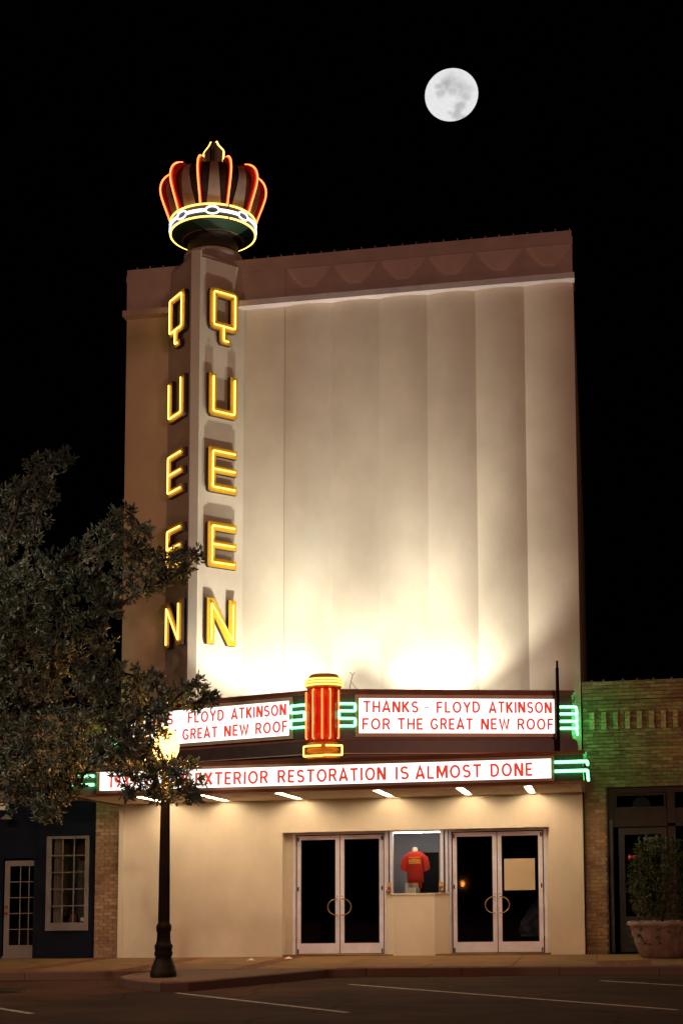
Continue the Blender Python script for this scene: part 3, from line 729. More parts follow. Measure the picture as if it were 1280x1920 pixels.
# mast and stray wire on the marquee
t = thing('mast', (9.565, -1.62, 3.93), 'thin dark metal pole rising beside the right end of the upper sign', 'pole')
MB().tube([(9.565, -1.62, 3.93), (9.565, -1.62, 5.72)], .034, 10).build('pole', black_m, t)
MB().tube([(9.565, -1.62, 5.72), (9.565, -1.62, 5.86)], .022, 8).build('pole_tip', black_m, t)
t = thing('bent_wire', (5.55, -2.3, 5.29), 'thin bent wire sticking up behind the top of the neon column', 'wire')
mb = MB(); mb.tube([(5.52, -2.3, 5.29), (5.50, -2.3, 5.40), (5.56, -2.3, 5.64), (5.50, -2.3, 5.70)], .008, 6); mb.tube([(5.56, -2.3, 5.64), (5.60, -2.3, 5.69)], .006, 5); mb.tube([(5.54, -2.3, 5.50), (5.62, -2.3, 5.38), (5.74, -2.3, 5.30)], .005, 5)
mb.build('wire', can_m, t)

# floodlights on the marquee deck, aimed up the wall
def flood(x, y, label, aimx):
    z = 4.42
    mb = None
    t = thing('floodlight', (x, y, 4.28), label, 'floodlight', 'floodlights on the marquee roof')
    b = MB(); b.box(x - .11, x + .11, y - .09, y + .09, z - .16, z - .02); b.lathe([(.13, z - .02), (.17, z + .05)], x, y, 20); b.build('housing', can_m, t)
    b = MB(); b.box(x - .16, x - .14, y - .03, y + .03, 4.3, z).box(x + .14, x + .16, y - .03, y + .03, 4.3, z).box(x - .16, x + .16, y - .03, y + .03, 4.285, 4.3); b.build('bracket', can_m, t)
    def spot(nm, power, tgt, size, blend):
        l = lamp_light(nm, 'SPOT', (x, y, z), power, (1, .95, .80), t, spot_size=math.radians(size), spot_blend=blend, shadow_soft_size=.06)
        l.rotation_euler = (Vector(tgt) - Vector((x, y, z))).to_track_quat('-Z', 'Y').to_euler(); return l
    spot('wide_beam', FLOOD_WIDE, (x, y + .38, z + 1.6), 98, .40)
    spot('lens_spill', FLOOD_SPILL, (x, y, z + 1), 176, .5)
    spot('tight_beam', FLOOD_TIGHT, (aimx, .5, 14.5), 46, 1.0)
# the deck behind the parapet is open: the tier is a parapet ring, so floods stand above its roof
flood(3.70, -1.65, 'left floodlight on the marquee roof aimed up the theatre wall', 3.9)
flood(7.0, -1.65, 'right floodlight on the marquee roof aimed up the theatre wall', 7.0)

# ================================================================== NEIGHBOURS
BL, BH, BD = .205, .066, .05
bm_list = []
for i in range(5):
    b = MB(); e = .004
    b.add([(-BL / 2, 0, -BH / 2), (BL / 2, 0, -BH / 2), (BL / 2, BD, -BH / 2), (-BL / 2, BD, -BH / 2), (-BL / 2, 0, BH / 2), (BL / 2, 0, BH / 2), (BL / 2, BD, BH / 2), (-BL / 2, BD, BH / 2)],
          [(0, 3, 2, 1), (4, 5, 6, 7), (0, 1, 5, 4), (1, 2, 6, 5), (2, 3, 7, 6), (3, 0, 4, 7)])
    me = bpy.data.meshes.new('brick'); me.from_pydata(b.v, [], b.f); me.materials.append(bricks_m[i]); bm_list.append(me)
def brick_field(parent, x0, x1, z0, z1, y, limit, counter, stuff, skip=None, proud=None):
    r = 0; z = z0 + .037
    while z < z1:
        x = x0 + BL / 2 - (0 if r % 2 == 0 else (BL + .01) / 2)
        while x < x1 + .02:
            xa, xb = max(x - BL / 2, x0), min(x + BL / 2, x1)
            if xb - xa > .05 and not (skip and skip(x, z)):
                yy = y - (proud(x, z) if proud else 0) + random.uniform(-.004, .004)
                if counter[0] < limit:
                    o = bpy.data.objects.new('brick', random.choice(bm_list)); COL.objects.link(o); o.parent = parent
                    o.location = (Vector(((xa + xb) / 2, yy, z)) - parent.location); o.scale = ((xb - xa) / BL, 1, 1); counter[0] += 1
                else:
                    stuff.box(xa, xb, yy, yy + BD, z - BH / 2, z + BH / 2, random.randrange(5))
            x += BL + .01
        z += .076; r += 1
rb = thing('brick_shop_right', (12, .1, 0), 'tan brick shop with corbelled parapet to the right of the theatre', 'shop building')
mb = MB(); mb.box(10.03, 10.5, .14, .6, 0, 5.60).box(10.5, 16, .14, .6, 3.42, 5.60).box(15.5, 16, .14, .6, 0, 3.42).box(10.03, 16, .6, 18, 4.9, 5.0).box(10.03, 10.2, .6, 18, 0, 5.6).box(15.8, 16, .6, 18, 0, 5.6)
mb.build('wall', mortar, rb)
cnt = [0]; st = MB()
dent = lambda x, z: (.045 if (4.61 < z < 4.99) else 0)
def proud(x, z):
    if z > 5.22: return .10
    if 5.14 < z <= 5.22: return -.0
    return 0
brick_field(rb, 10.03, 12.45, 3.42, 5.60, .10, 270, cnt, st, proud=proud)
c2 = [0]; brick_field(rb, 12.45, 16, 3.42, 5.60, .10, 0, c2, st, proud=proud)
st2 = MB(); brick_field(rb, 10.03, 10.48, 0, 3.42, .10, 0, c2, st)
st.build('brickwork', bricks_m, rb, kind='stuff')
corb_m = mat('pale_corbel_brick', (.52, .36, .22), .92, var=.25, scale=14, bump=.5, bscale=45)
for i in range(24):
    x = 10.22 + i * .243
    b = MB()
    for j in range(5): b.box(x - .05, x + .05, .025 + random.uniform(-.004, .004), .10, 4.63 + j * .073, 4.63 + j * .073 + .066, 0)
    b.build('corbel', corb_m, rb)
st = MB(); st.box(10.03, 16, .0, .12, 5.60, 5.635); st.build('coping', mortar, rb)
mb = MB()
for i in range(9): mb.lathe([(0, 5.635), (.035, 5.64), (.03, 5.67), (0, 5.69)], 10.2 + i * .33 + random.uniform(-.06, .06), .06, 7)
mb.build('mortar_lumps', mortar, rb, kind='stuff')
# shopfront in dark wood, recessed
yy = .34
mb = MB()
mb.box(10.5, 10.62, yy - .1, yy, 0, 3.42).box(10.62, 15.5, yy - .08, yy, 3.30, 3.42).box(10.62, 15.5, yy - .05, yy, 2.66, 2.98).box(10.62, 15.5, yy - .09, yy, 2.60, 2.66)
mb.box(11.72, 11.88, yy - .09, yy, 0, 3.30)
mb.box(10.62, 10.70, yy - .02, yy, 2.98, 3.30).box(11.66, 11.72, yy - .02, yy, 2.98, 3.30).box(10.70, 11.66, yy - .02, yy, 3.25, 3.30).box(10.70, 11.66, yy - .02, yy, 2.98, 3.02)
mb.box(11.88, 15.5, yy - .06, yy, 0, .7).box(13.4, 13.5, yy - .06, yy, .7, 2.6)
mb.build('shopfront', wood_d, rb)
MB().box(10.535, 10.60, yy - .125, yy - .1, .02, 2.75).build('jamb_strip', slate, rb)
dd = MB().box(10.72, 10.84, yy - .06, yy, .03, 2.58).box(11.58, 11.70, yy - .06, yy, .03, 2.58).box(10.84, 11.58, yy - .06, yy, 2.44, 2.58).box(10.84, 11.58, yy - .06, yy, .03, .75).build('door', slate_d, rb)
MB().box(10.84, 11.58, yy - .03, yy - .024, .75, 2.44).build('glass', g_door, dd)
MB().box(10.70, 11.66, yy - .012, yy - .006, 3.02, 3.25).build('transom_glass', g_door, rb)
MB().box(11.88, 13.4, yy - .012, yy - .006, .7, 2.6).build('window_glass', g_door, rb)
MB().box(13.5, 15.5, yy - .012, yy - .006, .7, 2.6).build('window_glass', g_door, rb)
MB().box(10.6, 15.6, 3, 3.05, 0, 4.9).build('back_room', lobby_m, rb)
# fan-shaped sign behind the transom and posters on the door glass
frb = frame((11.2, yy + .03, 0), (1, 0, 0))
MB().slab(frb, [(.19 * math.cos(math.radians(a)), 3.03 + .19 * math.sin(math.radians(a))) for a in range(0, 181, 15)], 0, .01).build('fan_sign', boothgrey, rb)
t = MB().box(11.22, 11.55, yy - .045, yy - .035, 2.10, 2.38).box(11.26, 11.30, yy - .045, yy - .035, 2.38, 2.44).box(11.46, 11.53, yy - .045, yy - .035, 2.38, 2.42).build('notice', mat('dark_blue_poster', (.10, .11, .14), .7))
tag(t, 'dark blue cut-out poster on the glass of the right shop door', 'poster')
t = thing('red_bow', (11.0, .2, 1.95), 'small bright red bow hanging on the right shop door above the bush', 'bow')
b = MB()
for sx, w_, dz in ((-1, .10, -.02), (1, .15, .05)):
    k = len(b.v); px_ = 11.02
    b.add([(px_, .20, 1.98), (px_ + sx * w_, .17, 1.98 + dz + .08), (px_ + sx * w_ * 1.15, .14, 1.98 + dz), (px_ + sx * w_, .17, 1.98 + dz - .07), (px_ + sx * w_ * .6, .11, 1.98 + dz)],
          [(0, 1, 4), (1, 2, 4), (2, 3, 4), (3, 0, 4), (0, 3, 2, 1)])
b.lathe([(0, 1.95), (.03, 1.965), (.03, 1.99), (0, 2.01)], 11.02, .17, 10)
b.build('ribbon', mat('red_ribbon', (.75, .03, .03), .5), t)

# left shop: navy boarded front, white window and door, brick pier, same brick above
lb = thing('navy_shop_left', (-2.5, .1, 0), 'dark navy shop front with white paned window to the left of the theatre', 'shop building')
mb = MB(); mb.box(-.58, -.03, .14, .6, 0, 5.4).box(-8, -.58, .14, .6, 3.45, 5.4).box(-8, -.03, .6, 18, 4.9, 5.0); mb.build('wall', mortar, lb)
cnt = [0]; st = MB(); brick_field(lb, -.57, -.03, 0, 3.45, .10, 140, cnt, st)
brick_field(lb, -8, -.03, 3.47, 5.4, .10, 0, cnt, st); st.build('brickwork', bricks_m, lb, kind='stuff')
mb = MB(); YN = .13
wx0, wx1, wz0, wz1 = -1.70, -.72, .60, 2.67
mb.box(-8, -2.72, YN, YN + .05, 0, 3.45).box(-1.90, wx0, YN, YN + .05, 0, 3.45).box(wx1, -.585, YN, YN + .05, 0, 3.45).box(-2.72, -1.90, YN, YN + .05, 2.20, 3.45).box(wx0, wx1, YN, YN + .05, 0, wz0).box(wx0, wx1, YN, YN + .05, wz1, 3.45)
mb.build('board_front', navy, lb)
for x in (-.66, -1.95, -2.8):
    MB().box(x - .04, x + .04, YN - .015, YN, 0, 3.44).build('batten', navy, lb)
wf = MB().box(wx0, wx0 + .11, YN - .03, YN + .03, wz0, wz1).box(wx1 - .09, wx1, YN - .03, YN + .03, wz0, wz1).box(wx0 + .11, wx1 - .09, YN - .03, YN + .03, wz1 - .06, wz1).box(wx0 + .11, wx1 - .09, YN - .03, YN + .03, wz0, wz0 + .17).build('window', whitew, lb)
gx0, gx1, gz0, gz1 = wx0 + .11, wx1 - .09, wz0 + .17, wz1 - .06
for i in (1, 2): MB().box(gx0 + (gx1 - gx0) * i / 3 - .011, gx0 + (gx1 - gx0) * i / 3 + .011, YN - .01, YN + .02, gz0, gz1).build('muntin', whitew, wf)
for j in (1, 2, 3, 4): MB().box(gx0, gx1, YN - .012, YN + .018, gz0 + (gz1 - gz0) * j / 5 - .011, gz0 + (gz1 - gz0) * j / 5 + .011).build('muntin', whitew, wf)
for i in range(3):
    for j in range(5):
        MB().box(gx0 + (gx1 - gx0) * i / 3 + .012, gx0 + (gx1 - gx0) * (i + 1) / 3 - .012, YN + .003, YN + .007, gz0 + (gz1 - gz0) * j / 5 + .012, gz0 + (gz1 - gz0) * (j + 1) / 5 - .012).build('pane', g_clear, wf)
MB().box(wx0 - .05, wx1 + .05, .9, .94, .3, 2.9).build('window_backdrop', mat('display_back', (.20, .17, .16), .9, var=.1), lb)
b = MB(); n = 26
for i in range(n):
    x = gx0 + .01 + .2 * i / n; y = .24 + (.02 if i % 4 < 2 else 0); b.box(x, x + .2 / n + .002, y, y + .008, gz0, gz1)
b.build('curtain', mat('beige_curtain', (.30, .24, .18), .95), lb)
t = thing('hanging_lantern', (-.93, .5, 2.3), 'round dark red paper lantern hanging inside the shop window', 'lantern')
MB().lathe([(0, 2.12), (.10, 2.15), (.17, 2.25), (.18, 2.35), (.13, 2.46), (0, 2.50)], -.95, .5, 20).build('shade', mat('dark_red_paper', (.10, .03, .03), .9), t); MB().tube([(-.95, .5, 2.5), (-.95, .5, 2.68)], .005, 5).build('cord', can_m, t)
t = MB().box(-.92, -.82, .19, .195, .80, .88).build('price_card', cardm); tag(t, 'small white card in the bottom corner of the left shop window', 'card')
t = MB().lathe([(0, .6), (.10, .62), (.13, .75), (.08, .92), (.05, .98), (0, .98)], -1.20, .5, 16).build('clay_jar', mat('clay_jar_red', (.16, .06, .04), .8)); tag(t, 'dull red clay jar standing inside the left shop window', 'jar')
# left door with 3 x 5 panes
dx0, dx1 = -2.68, -1.92
df = MB().box(dx0, dx0 + .12, YN + .02, YN + .06, .05, 2.15).box(dx1 - .03, dx1 + .02, YN + .02, YN + .06, .05, 2.15).box(dx0 + .12, dx1 - .03, YN + .02, YN + .06, 2.03, 2.15).box(dx0 + .12, dx1 - .03, YN + .02, YN + .06, .05, .29).build('door', whitew, lb)
ex0, ex1, ez0, ez1 = dx0 + .12, dx1 - .03, .29, 2.03
for i in (1, 2): MB().box(ex0 + (ex1 - ex0) * i / 3 + .03, ex0 + (ex1 - ex0) * i / 3 + .05, YN + .025, YN + .05, ez0, ez1).build('muntin', whitew, df)
for j in (1, 2, 3, 4): MB().box(ex0, ex1, YN + .022, YN + .048, ez0 + (ez1 - ez0) * j / 5 - .009, ez0 + (ez1 - ez0) * j / 5 + .009).build('muntin', whitew, df)
MB().box(ex0, ex1, YN + .034, YN + .038, ez0, ez1).build('glass', g_door, df)
ck = mat('copper_knob', (.35, .10, .06), .4, metal=.7)
MB().lathe([(0, 1.12), (.03, 1.13), (.03, 1.17), (0, 1.18)], dx0 + .05, YN - .01, 12).build('lock', ck, df); MB().lathe([(0, .97), (.035, .98), (.035, 1.03), (0, 1.04)], dx0 + .05, YN - .01, 12).build('knob', ck, df)
MB().box(-2.75, -1.85, 1.2, 1.25, 0, 2.4).build('back_room', lobby_m, lb)
MB().box(-2.72, -1.90, YN + .02, YN + .4, 0.0, .05).build('sill', whitew, lb)
t = thing('barn_lamp', (-2.56, .0, 3.1), 'unlit grey bell-shaped lamp over the left shop door', 'wall lamp')
MB().lathe([(0, 3.17), (.03, 3.17), (.05, 3.14), (.13, 3.09), (.13, 3.05), (.12, 3.055), (0, 3.12)], -2.56, -.12, 20).build('shade', whitew, t); MB().tube(rounded([(-2.56, -.12, 3.16), (-2.56, -.12, 3.26), (-2.56, .13, 3.26)], .05), .012, 6).build('arm', can_m, t)
t = MB().box(-3.3, -2.62, .085, .125, 3.28, 3.43).build('hanging_sign', cardm); tag(t, 'small blank tan sign board above the navy shop front', 'sign')

# ================================================================== DISPLAY IN THE BOOTH
t = thing('mannequin_torso', (6.44, .55, 1.30), 'cream dress form wearing a red printed T-shirt in the ticket window', 'mannequin')
mx, my = 6.43, .56
def ell(mb, secs, n=24, mi=0):
    k = len(mb.v)
    for (x, y, z, rx, ry) in secs:
        for j in range(n): a = 2 * PI * j / n; mb.v.append((x + rx * math.cos(a), y + ry * math.sin(a), z))
    for i in range(len(secs) - 1):
        for j in range(n): j2 = (j + 1) % n; mb.f.append((k + i * n + j, k + i * n + j2, k + (i + 1) * n + j2, k + (i + 1) * n + j)); mb.mi.append(mi); mb.sm.append(True)
    for base, rev in ((k, True), (k + (len(secs) - 1) * n, False)):
        f = [base + j for j in range(n)]; mb.f.append(tuple(f[::-1] if rev else f)); mb.mi.append(mi); mb.sm.append(False)
b = MB(); ell(b, [(mx, my, 1.31, .10, .08), (mx, my, 1.50, .11, .085), (mx, my, 1.56, .14, .09), (mx, my, 1.9, .13, .08), (mx, my, 2.10, .15, .08), (mx, my, 2.155, .075, .06), (mx, my, 2.20, .06, .055), (mx, my, 2.255, .058, .052), (mx, my, 2.275, .04, .04)]); b.build('dress_form', skinm, t)
b = MB(); ell(b, [(mx + .01, my, 1.52, .175, .115), (mx + .005, my, 1.64, .18, .12), (mx, my, 1.80, .18, .12), (mx, my, 1.95, .19, .12), (mx, my, 2.05, .205, .115), (mx, my, 2.125, .205, .10), (mx, my, 2.165, .15, .085), (mx, my, 2.19, .07, .065)])
for sg in (-1, 1):
    k = len(b.v); n = 14; secs = [((.13, 2.085), .09), ((.20, 2.04), .088), ((.235, 1.93), .085), ((.255, 1.78), .085)]
    for (ox, oz), r in secs:
        for j in range(n): a = 2 * PI * j / n; b.v.append((mx + sg * (ox + r * .82 * math.cos(a)), my + r * math.sin(a), oz + r * .35 * math.cos(a)))
    for i in range(3):
        for j in range(n): j2 = (j + 1) % n; b.f.append((k + i * n + j, k + i * n + j2, k + (i + 1) * n + j2, k + (i + 1) * n + j)); b.mi.append(0); b.sm.append(True)
# hanging side of the shirt
ell(b, [(mx + .11, my - .02, 1.40, .035, .05), (mx + .10, my - .01, 1.55, .05, .08)], 14)
sh = b.build('t_shirt', shirt_m, t)
yl = mat('gold_print', (.85, .46, .05), .8)
b = MB(); frs = frame((mx - .125, my - .134, 0), (1, 0, 0))
for i in range(9):
    u = .014 + i * .0275
    b.slab(frs, [(u, 2.035 - .006 * abs(i - 4)), (u + .013, 2.035 - .006 * abs(i - 4)), (u + .013, 1.925), (u, 1.925)], 0, .006)
    if i % 3 == 0: b.slab(frs, [(u + .013, 1.99), (u + .025, 1.99), (u + .025, 1.975), (u + .013, 1.975)], 0, .005)
    if i % 2 == 0: b.slab(frs, [(u + .013, 1.94), (u + .025, 1.94), (u + .025, 1.925), (u + .013, 1.925)], 0, .005)
b.slab(frs, [(0, 2.055), (.25, 2.06), (.25, 2.068), (0, 2.063)], 0, .005)
b.build('print', yl, sh)
t = MB().box(6.29, 6.46, .30, .40, 1.301, 1.42).build('white_box', cardm); tag(t, 'small cream box beneath the red T-shirt on the booth counter', 'box')
t = MB().box(6.26, 6.315, .22, .25, 1.301, 1.52).build('standing_card', cardm); tag(t, 'pale upright card standing left of the box in the booth', 'card')
for nm, x, w_, lab in (('brochure_holder', 5.935, .085, 'left tan brochure holder on the corner of the booth counter'), ('brochure_holder', 7.04, .10, 'right tan brochure holder on the corner of the booth counter')):
    t = thing(nm, (x, .09, 1.30), lab, 'brochure holder', 'brochure holders on the booth counter')
    b = MB(); b.box(x - w_ / 2, x + w_ / 2, .08, .12, 1.302, 1.53); b.build('back_board', mat('tan_board_%s' % ('l' if x < 6 else 'r'), (.48, .32, .16), .8, var=.2, scale=20), t)
    b = MB(); b.box(x - w_ / 2 + .01, x + w_ / 2 - .01, .055, .08, 1.302, 1.44); b.build('leaflets', mat('maroon_leaflet_%s' % ('l' if x < 6 else 'r'), (.14, .05, .03), .7, var=.5, scale=30), t)
    b = MB(); b.lathe([(0, 1.302), (.025, 1.302), (.03, 1.35), (.02, 1.39), (0, 1.39)], x - .035 if x < 6 else x + .03, .035, 10); b.build('ornament', brass, t)
t = MB().box(8.345, 8.985, .315, .322, 1.33, 1.99)
o = t.build('paper_notice', paperm); tag(o, 'large blank tan paper taped to the glass of the rightmost door', 'notice')
o = MB().box(8.9, 9.3, 1.2, 1.22, .3, 1.35)
# rippled sheet added for the blue-white tone behind the right door glass
b = MB(); n = 12
for i in range(n):
    for j in range(10):
        pass
k = 0; gx = 14; gz = 16
for j in range(gz + 1):
    for i in range(gx + 1):
        u = i / gx; v = j / gz
        b.v.append((8.62 + .6 * u + .03 * math.sin(9 * v + 5 * u), .80 + .10 * math.sin(11 * u + 6 * v) + .06 * math.sin(17 * v), .35 + 1.05 * v * (0.25 + .75 * u)))
for j in range(gz):
    for i in range(gx): a = j * (gx + 1) + i; b.f.append((a, a + 1, a + gx + 2, a + gx + 1)); b.mi.append(0); b.sm.append(True)
o = b.build('pale_sheet', mat('blue_white_sheet', (.55, .72, .90), .25, var=.3, scale=6, spec=.8)); tag(o, 'crumpled blue-white sheet behind the rightmost door glass', 'plastic sheet')
# small litter on the pavement
for i, (x, y, c) in enumerate([(3.35, -1.6, 'crumpled white paper scrap on the pavement right of the lamp post'), (4.0, -1.0, 'tiny pale leaf-shaped scrap on the pavement near the doors')]):
    b = MB(); b.add([(x - .09, y, .004), (x, y + .03, .05), (x + .09, y - .01, .005), (x, y - .04, .01)], [(0, 1, 3), (1, 2, 3)]); o = b.build('paper_scrap', cardm); tag(o, c, 'litter')

# ================================================================== PLANTER ON THE RIGHT
pt = thing('potted_bush', (11.5, -1.55, 0), 'dark leafy bush in a large stone pot before the right shop', 'potted plant')
pxc, pyc = 11.50, -1.55
MB().lathe([(0, .0), (.40, .0), (.44, .05), (.53, .25), (.60, .48), (.62, .60), (.665, .62), (.675, .68), (.64, .705), (.60, .70), (.58, .62), (0, .60)], pxc, pyc, 40).build('pot', terra, pt)
def leaves(mb, c, d, L, w, tint):
    """one folded ovate leaf from c along d"""
    d = d.normalized(); s_ = d.cross(Vector((0, 0, 1)));
    if s_.length < .1: s_ = d.cross(Vector((1, 0, 0)))
    s_.normalize(); s_ = (s_ + d.cross(s_) * random.uniform(-.9, .9)).normalized(); nrm = d.cross(s_)
    k = len(mb.v); a = c; b1 = c + d * L * .35; b2 = c + d * L * .72; e = c + d * L + nrm * L * random.uniform(-.2, .1)
    f_ = nrm * w * .35
    mb.v += [tuple(a), tuple(b1 + s_ * w * .42 + f_), tuple(b1 - nrm * 0), tuple(b1 - s_ * w * .42 + f_), tuple(b2 + s_ * w * .45 + f_), tuple(b2), tuple(b2 - s_ * w * .45 + f_), tuple(e)]
    mb.f += [(k, k + 1, k + 2), (k, k + 2, k + 3), (k + 1, k + 4, k + 5, k + 2), (k + 2, k + 5, k + 6, k + 3), (k + 4, k + 7, k + 5), (k + 5, k + 7, k + 6)]
    mb.mi += [0] * 6; mb.sm += [False] * 6; mb.tint += [tint] * 8
def rnd_dir():
    while True:
        v = Vector((random.uniform(-1, 1), random.uniform(-1, 1), random.uniform(-1, 1)))
        if .05 < v.length < 1: return v.normalized()
b = MB(); tw = MB()
random.seed(5)
for i in range(760):
    a = random.uniform(0, 2 * PI); h = random.uniform(0, 1); rr = (.28 + .34 * math.sin(PI * min(1, h * .8 + .12)) ** .7) * random.uniform(.55, 1.08)
    c = Vector((pxc + rr * math.cos(a), pyc + rr * math.sin(a) * .9, .74 + 1.52 * h + random.uniform(-.06, .06)))
    o_ = (c - Vector((pxc, pyc, 1.3))).normalized()
    for j in range(6): leaves(b, c + rnd_dir() * .03, (o_ * .5 + rnd_dir()), random.uniform(.05, .085), random.uniform(.02, .03), random.random() ** 2)
for i in range(90):
    a = random.uniform(0, 2 * PI); rr = .62 + random.uniform(-.05, .06); L = random.uniform(0, .42)
    c = Vector((pxc + (rr - L * .25) * math.cos(a), pyc + (rr - L * .25) * math.sin(a), .70 - L))
    for j in range(4): leaves(b, c + rnd_dir() * .03, Vector((math.cos(a), math.sin(a), -.6)) + rnd_dir() * .6, .06, .035, random.random() ** 2)
b.build('foliage', bush_m, pt, kind='stuff')
for i in range(9):
    a = random.uniform(0, 2 * PI); tw.tube([(pxc, pyc, .6), (pxc + .08 * math.cos(a), pyc + .08 * math.sin(a), 1.1), (pxc + .25 * math.cos(a), pyc + .25 * math.sin(a), 1.9)], .018, 6, r2=.006)
tw.build('stems', bark, pt)

# ================================================================== STREET LAMP
def street_lamp(x, y, z0, label, power, col, globe_mat, sc=1.0):
    t = thing('street_lamp', (x, y, z0), label, 'street lamp', 'cast iron street lamps')
    H = lambda z: z0 + z * sc
    prof = [(0, 0), (.215, 0), (.22, .02), (.22, .10), (.205, .115), (.20, .17), (.175, .21), (.165, .25), (.14, .30), (.135, .34), (.15, .36), (.155, .40), (.14, .44), (.15, .48), (.155, .52), (.13, .55), (.118, .60), (.112, .70), (.11, .74), (.125, .76), (.128, .84), (.115, .87), (.10, .89), (.097, .93)]
    MB().lathe([(r, H(z)) for r, z in prof], x, y, 16).build('base', black_m, t)
    n = 24; b = MB(); k = 0; sec = [(.093, .93), (.088, 1.6), (.079, 2.4), (.070, 3.1), (.066, 3.42)]
    for r, z in sec:
        for j in range(n): a = 2 * PI * j / n; rr = r * (1 + (.05 if j % 2 else -.05)); b.v.append((x + rr * math.sin(a), y - rr * math.cos(a), H(z)))
    for i in range(len(sec) - 1):
        for j in range(n): j2 = (j + 1) % n; b.f.append((i * n + j, i * n + j2, (i + 1) * n + j2, (i + 1) * n + j)); b.mi.append(0); b.sm.append(False)
    b.build('shaft', black_m, t)
    MB().lathe([(.066, H(3.42)), (.09, H(3.44)), (.09, H(3.48)), (.07, H(3.51)), (.075, H(3.55)), (.12, H(3.58)), (.13, H(3.62)), (0, H(3.62))], x, y, 20).build('fitter', black_m, t)
    gl = MB().lathe([(.11, H(3.60)), (.17, H(3.66)), (.215, H(3.76)), (.225, H(3.86)), (.205, H(3.97)), (.17, H(4.07)), (.12, H(4.14)), (.06, H(4.18)), (0, H(4.19))], x, y, 28).build('globe', globe_mat, t)
    MB().lathe([(.06, H(4.185)), (.035, H(4.22)), (.02, H(4.28)), (0, H(4.33))], x, y, 12).build('finial', black_m, t)
    return t
street_lamp(3.16, -7.03, 0, 'lit black street lamp standing in front of the theatre, partly behind leaves', 0, None, globe_e)
sodium2 = emit('sodium_globe_far', (1, .42, .12), 30)
for (x, y, p, c, lab) in ((-8.5, -27.5, SPILL_WARM, (1, .44, .33), 'lit street lamp across the road, far left of the camera'), (22.0, -27.0, SPILL_WARM * 1.5, (1, .42, .29), 'lit street lamp across the road, far right of the camera'), (2.2, -34.5, SPILL_NEAR, (1, .78, .58), 'lit street lamp across the road, just left behind the camera')):
    t = street_lamp(x, y, -.15, lab, 0, None, sodium2, 1.35)
    l = lamp_light('lamp_glow', 'POINT', (x, y, 5.2), p, c, t, shadow_soft_size=.32)
    l.location.y += 0.0
    for ch in t.children:
        if ch.name.startswith('globe'): ch.visible_shadow = True
    l.location = (0, .0, 6.1)
t = thing('bollard_lamp', (4.95, -27.0, -.15), 'low amber bollard light across the road that shows in the door glass', 'bollard lamp')
MB().lathe([(0, 1.46), (.03, 1.46), (.06, -.15), (0, -.15)][::-1], 4.95, -27.0, 14).build('post', black_m, t)
MB().lathe([(.0, 1.66), (.04, 1.63), (.05, 1.58), (.05, 1.52), (.03, 1.46)][::-1], 4.95, -27.0, 18).build('lens', emit('amber_lens', (1, .28, .05), 60), t)
# tall road lamp at the left, out of frame, its arm reaching over the road
t = thing('road_lamp', (-7.5, -8.0, 0), 'tall road lamp with a long arm over the street, left of the oak tree', 'street lamp')
MB().tube([(-7.5, -8.0, -.1), (-7.5, -8.0, 8.6)], .11, 12, r2=.07).build('pole', alu, t)
MB().tube(rounded([(-7.5, -8.0, 8.6), (-7.4, -8.2, 9.5), (-4.2, -14.6, 9.7)], .8), .045, 10).build('arm', alu, t)
hd = MB().box(-4.5, -3.9, -14.9, -14.3, 9.62, 9.80).build('lamp_head', alu, t)
MB().lathe([(.22, 9.615), (.16, 9.56), (0, 9.54)], -4.2, -14.6, 16).build('lens', emit('road_lamp_lens', (1, .70, .42), 40), hd)
cl = lamp_light('road_lamp_glow', 'SPOT', (-4.2, -14.6, 9.5), COBRA, (1, .74, .54), t, spot_size=math.radians(172), spot_blend=.3, shadow_soft_size=.2)
lamp_light('lamp_glow', 'POINT', (3.16, -7.33, 3.9), GLOBE_W, (1, .38, .10), shadow_soft_size=.1)

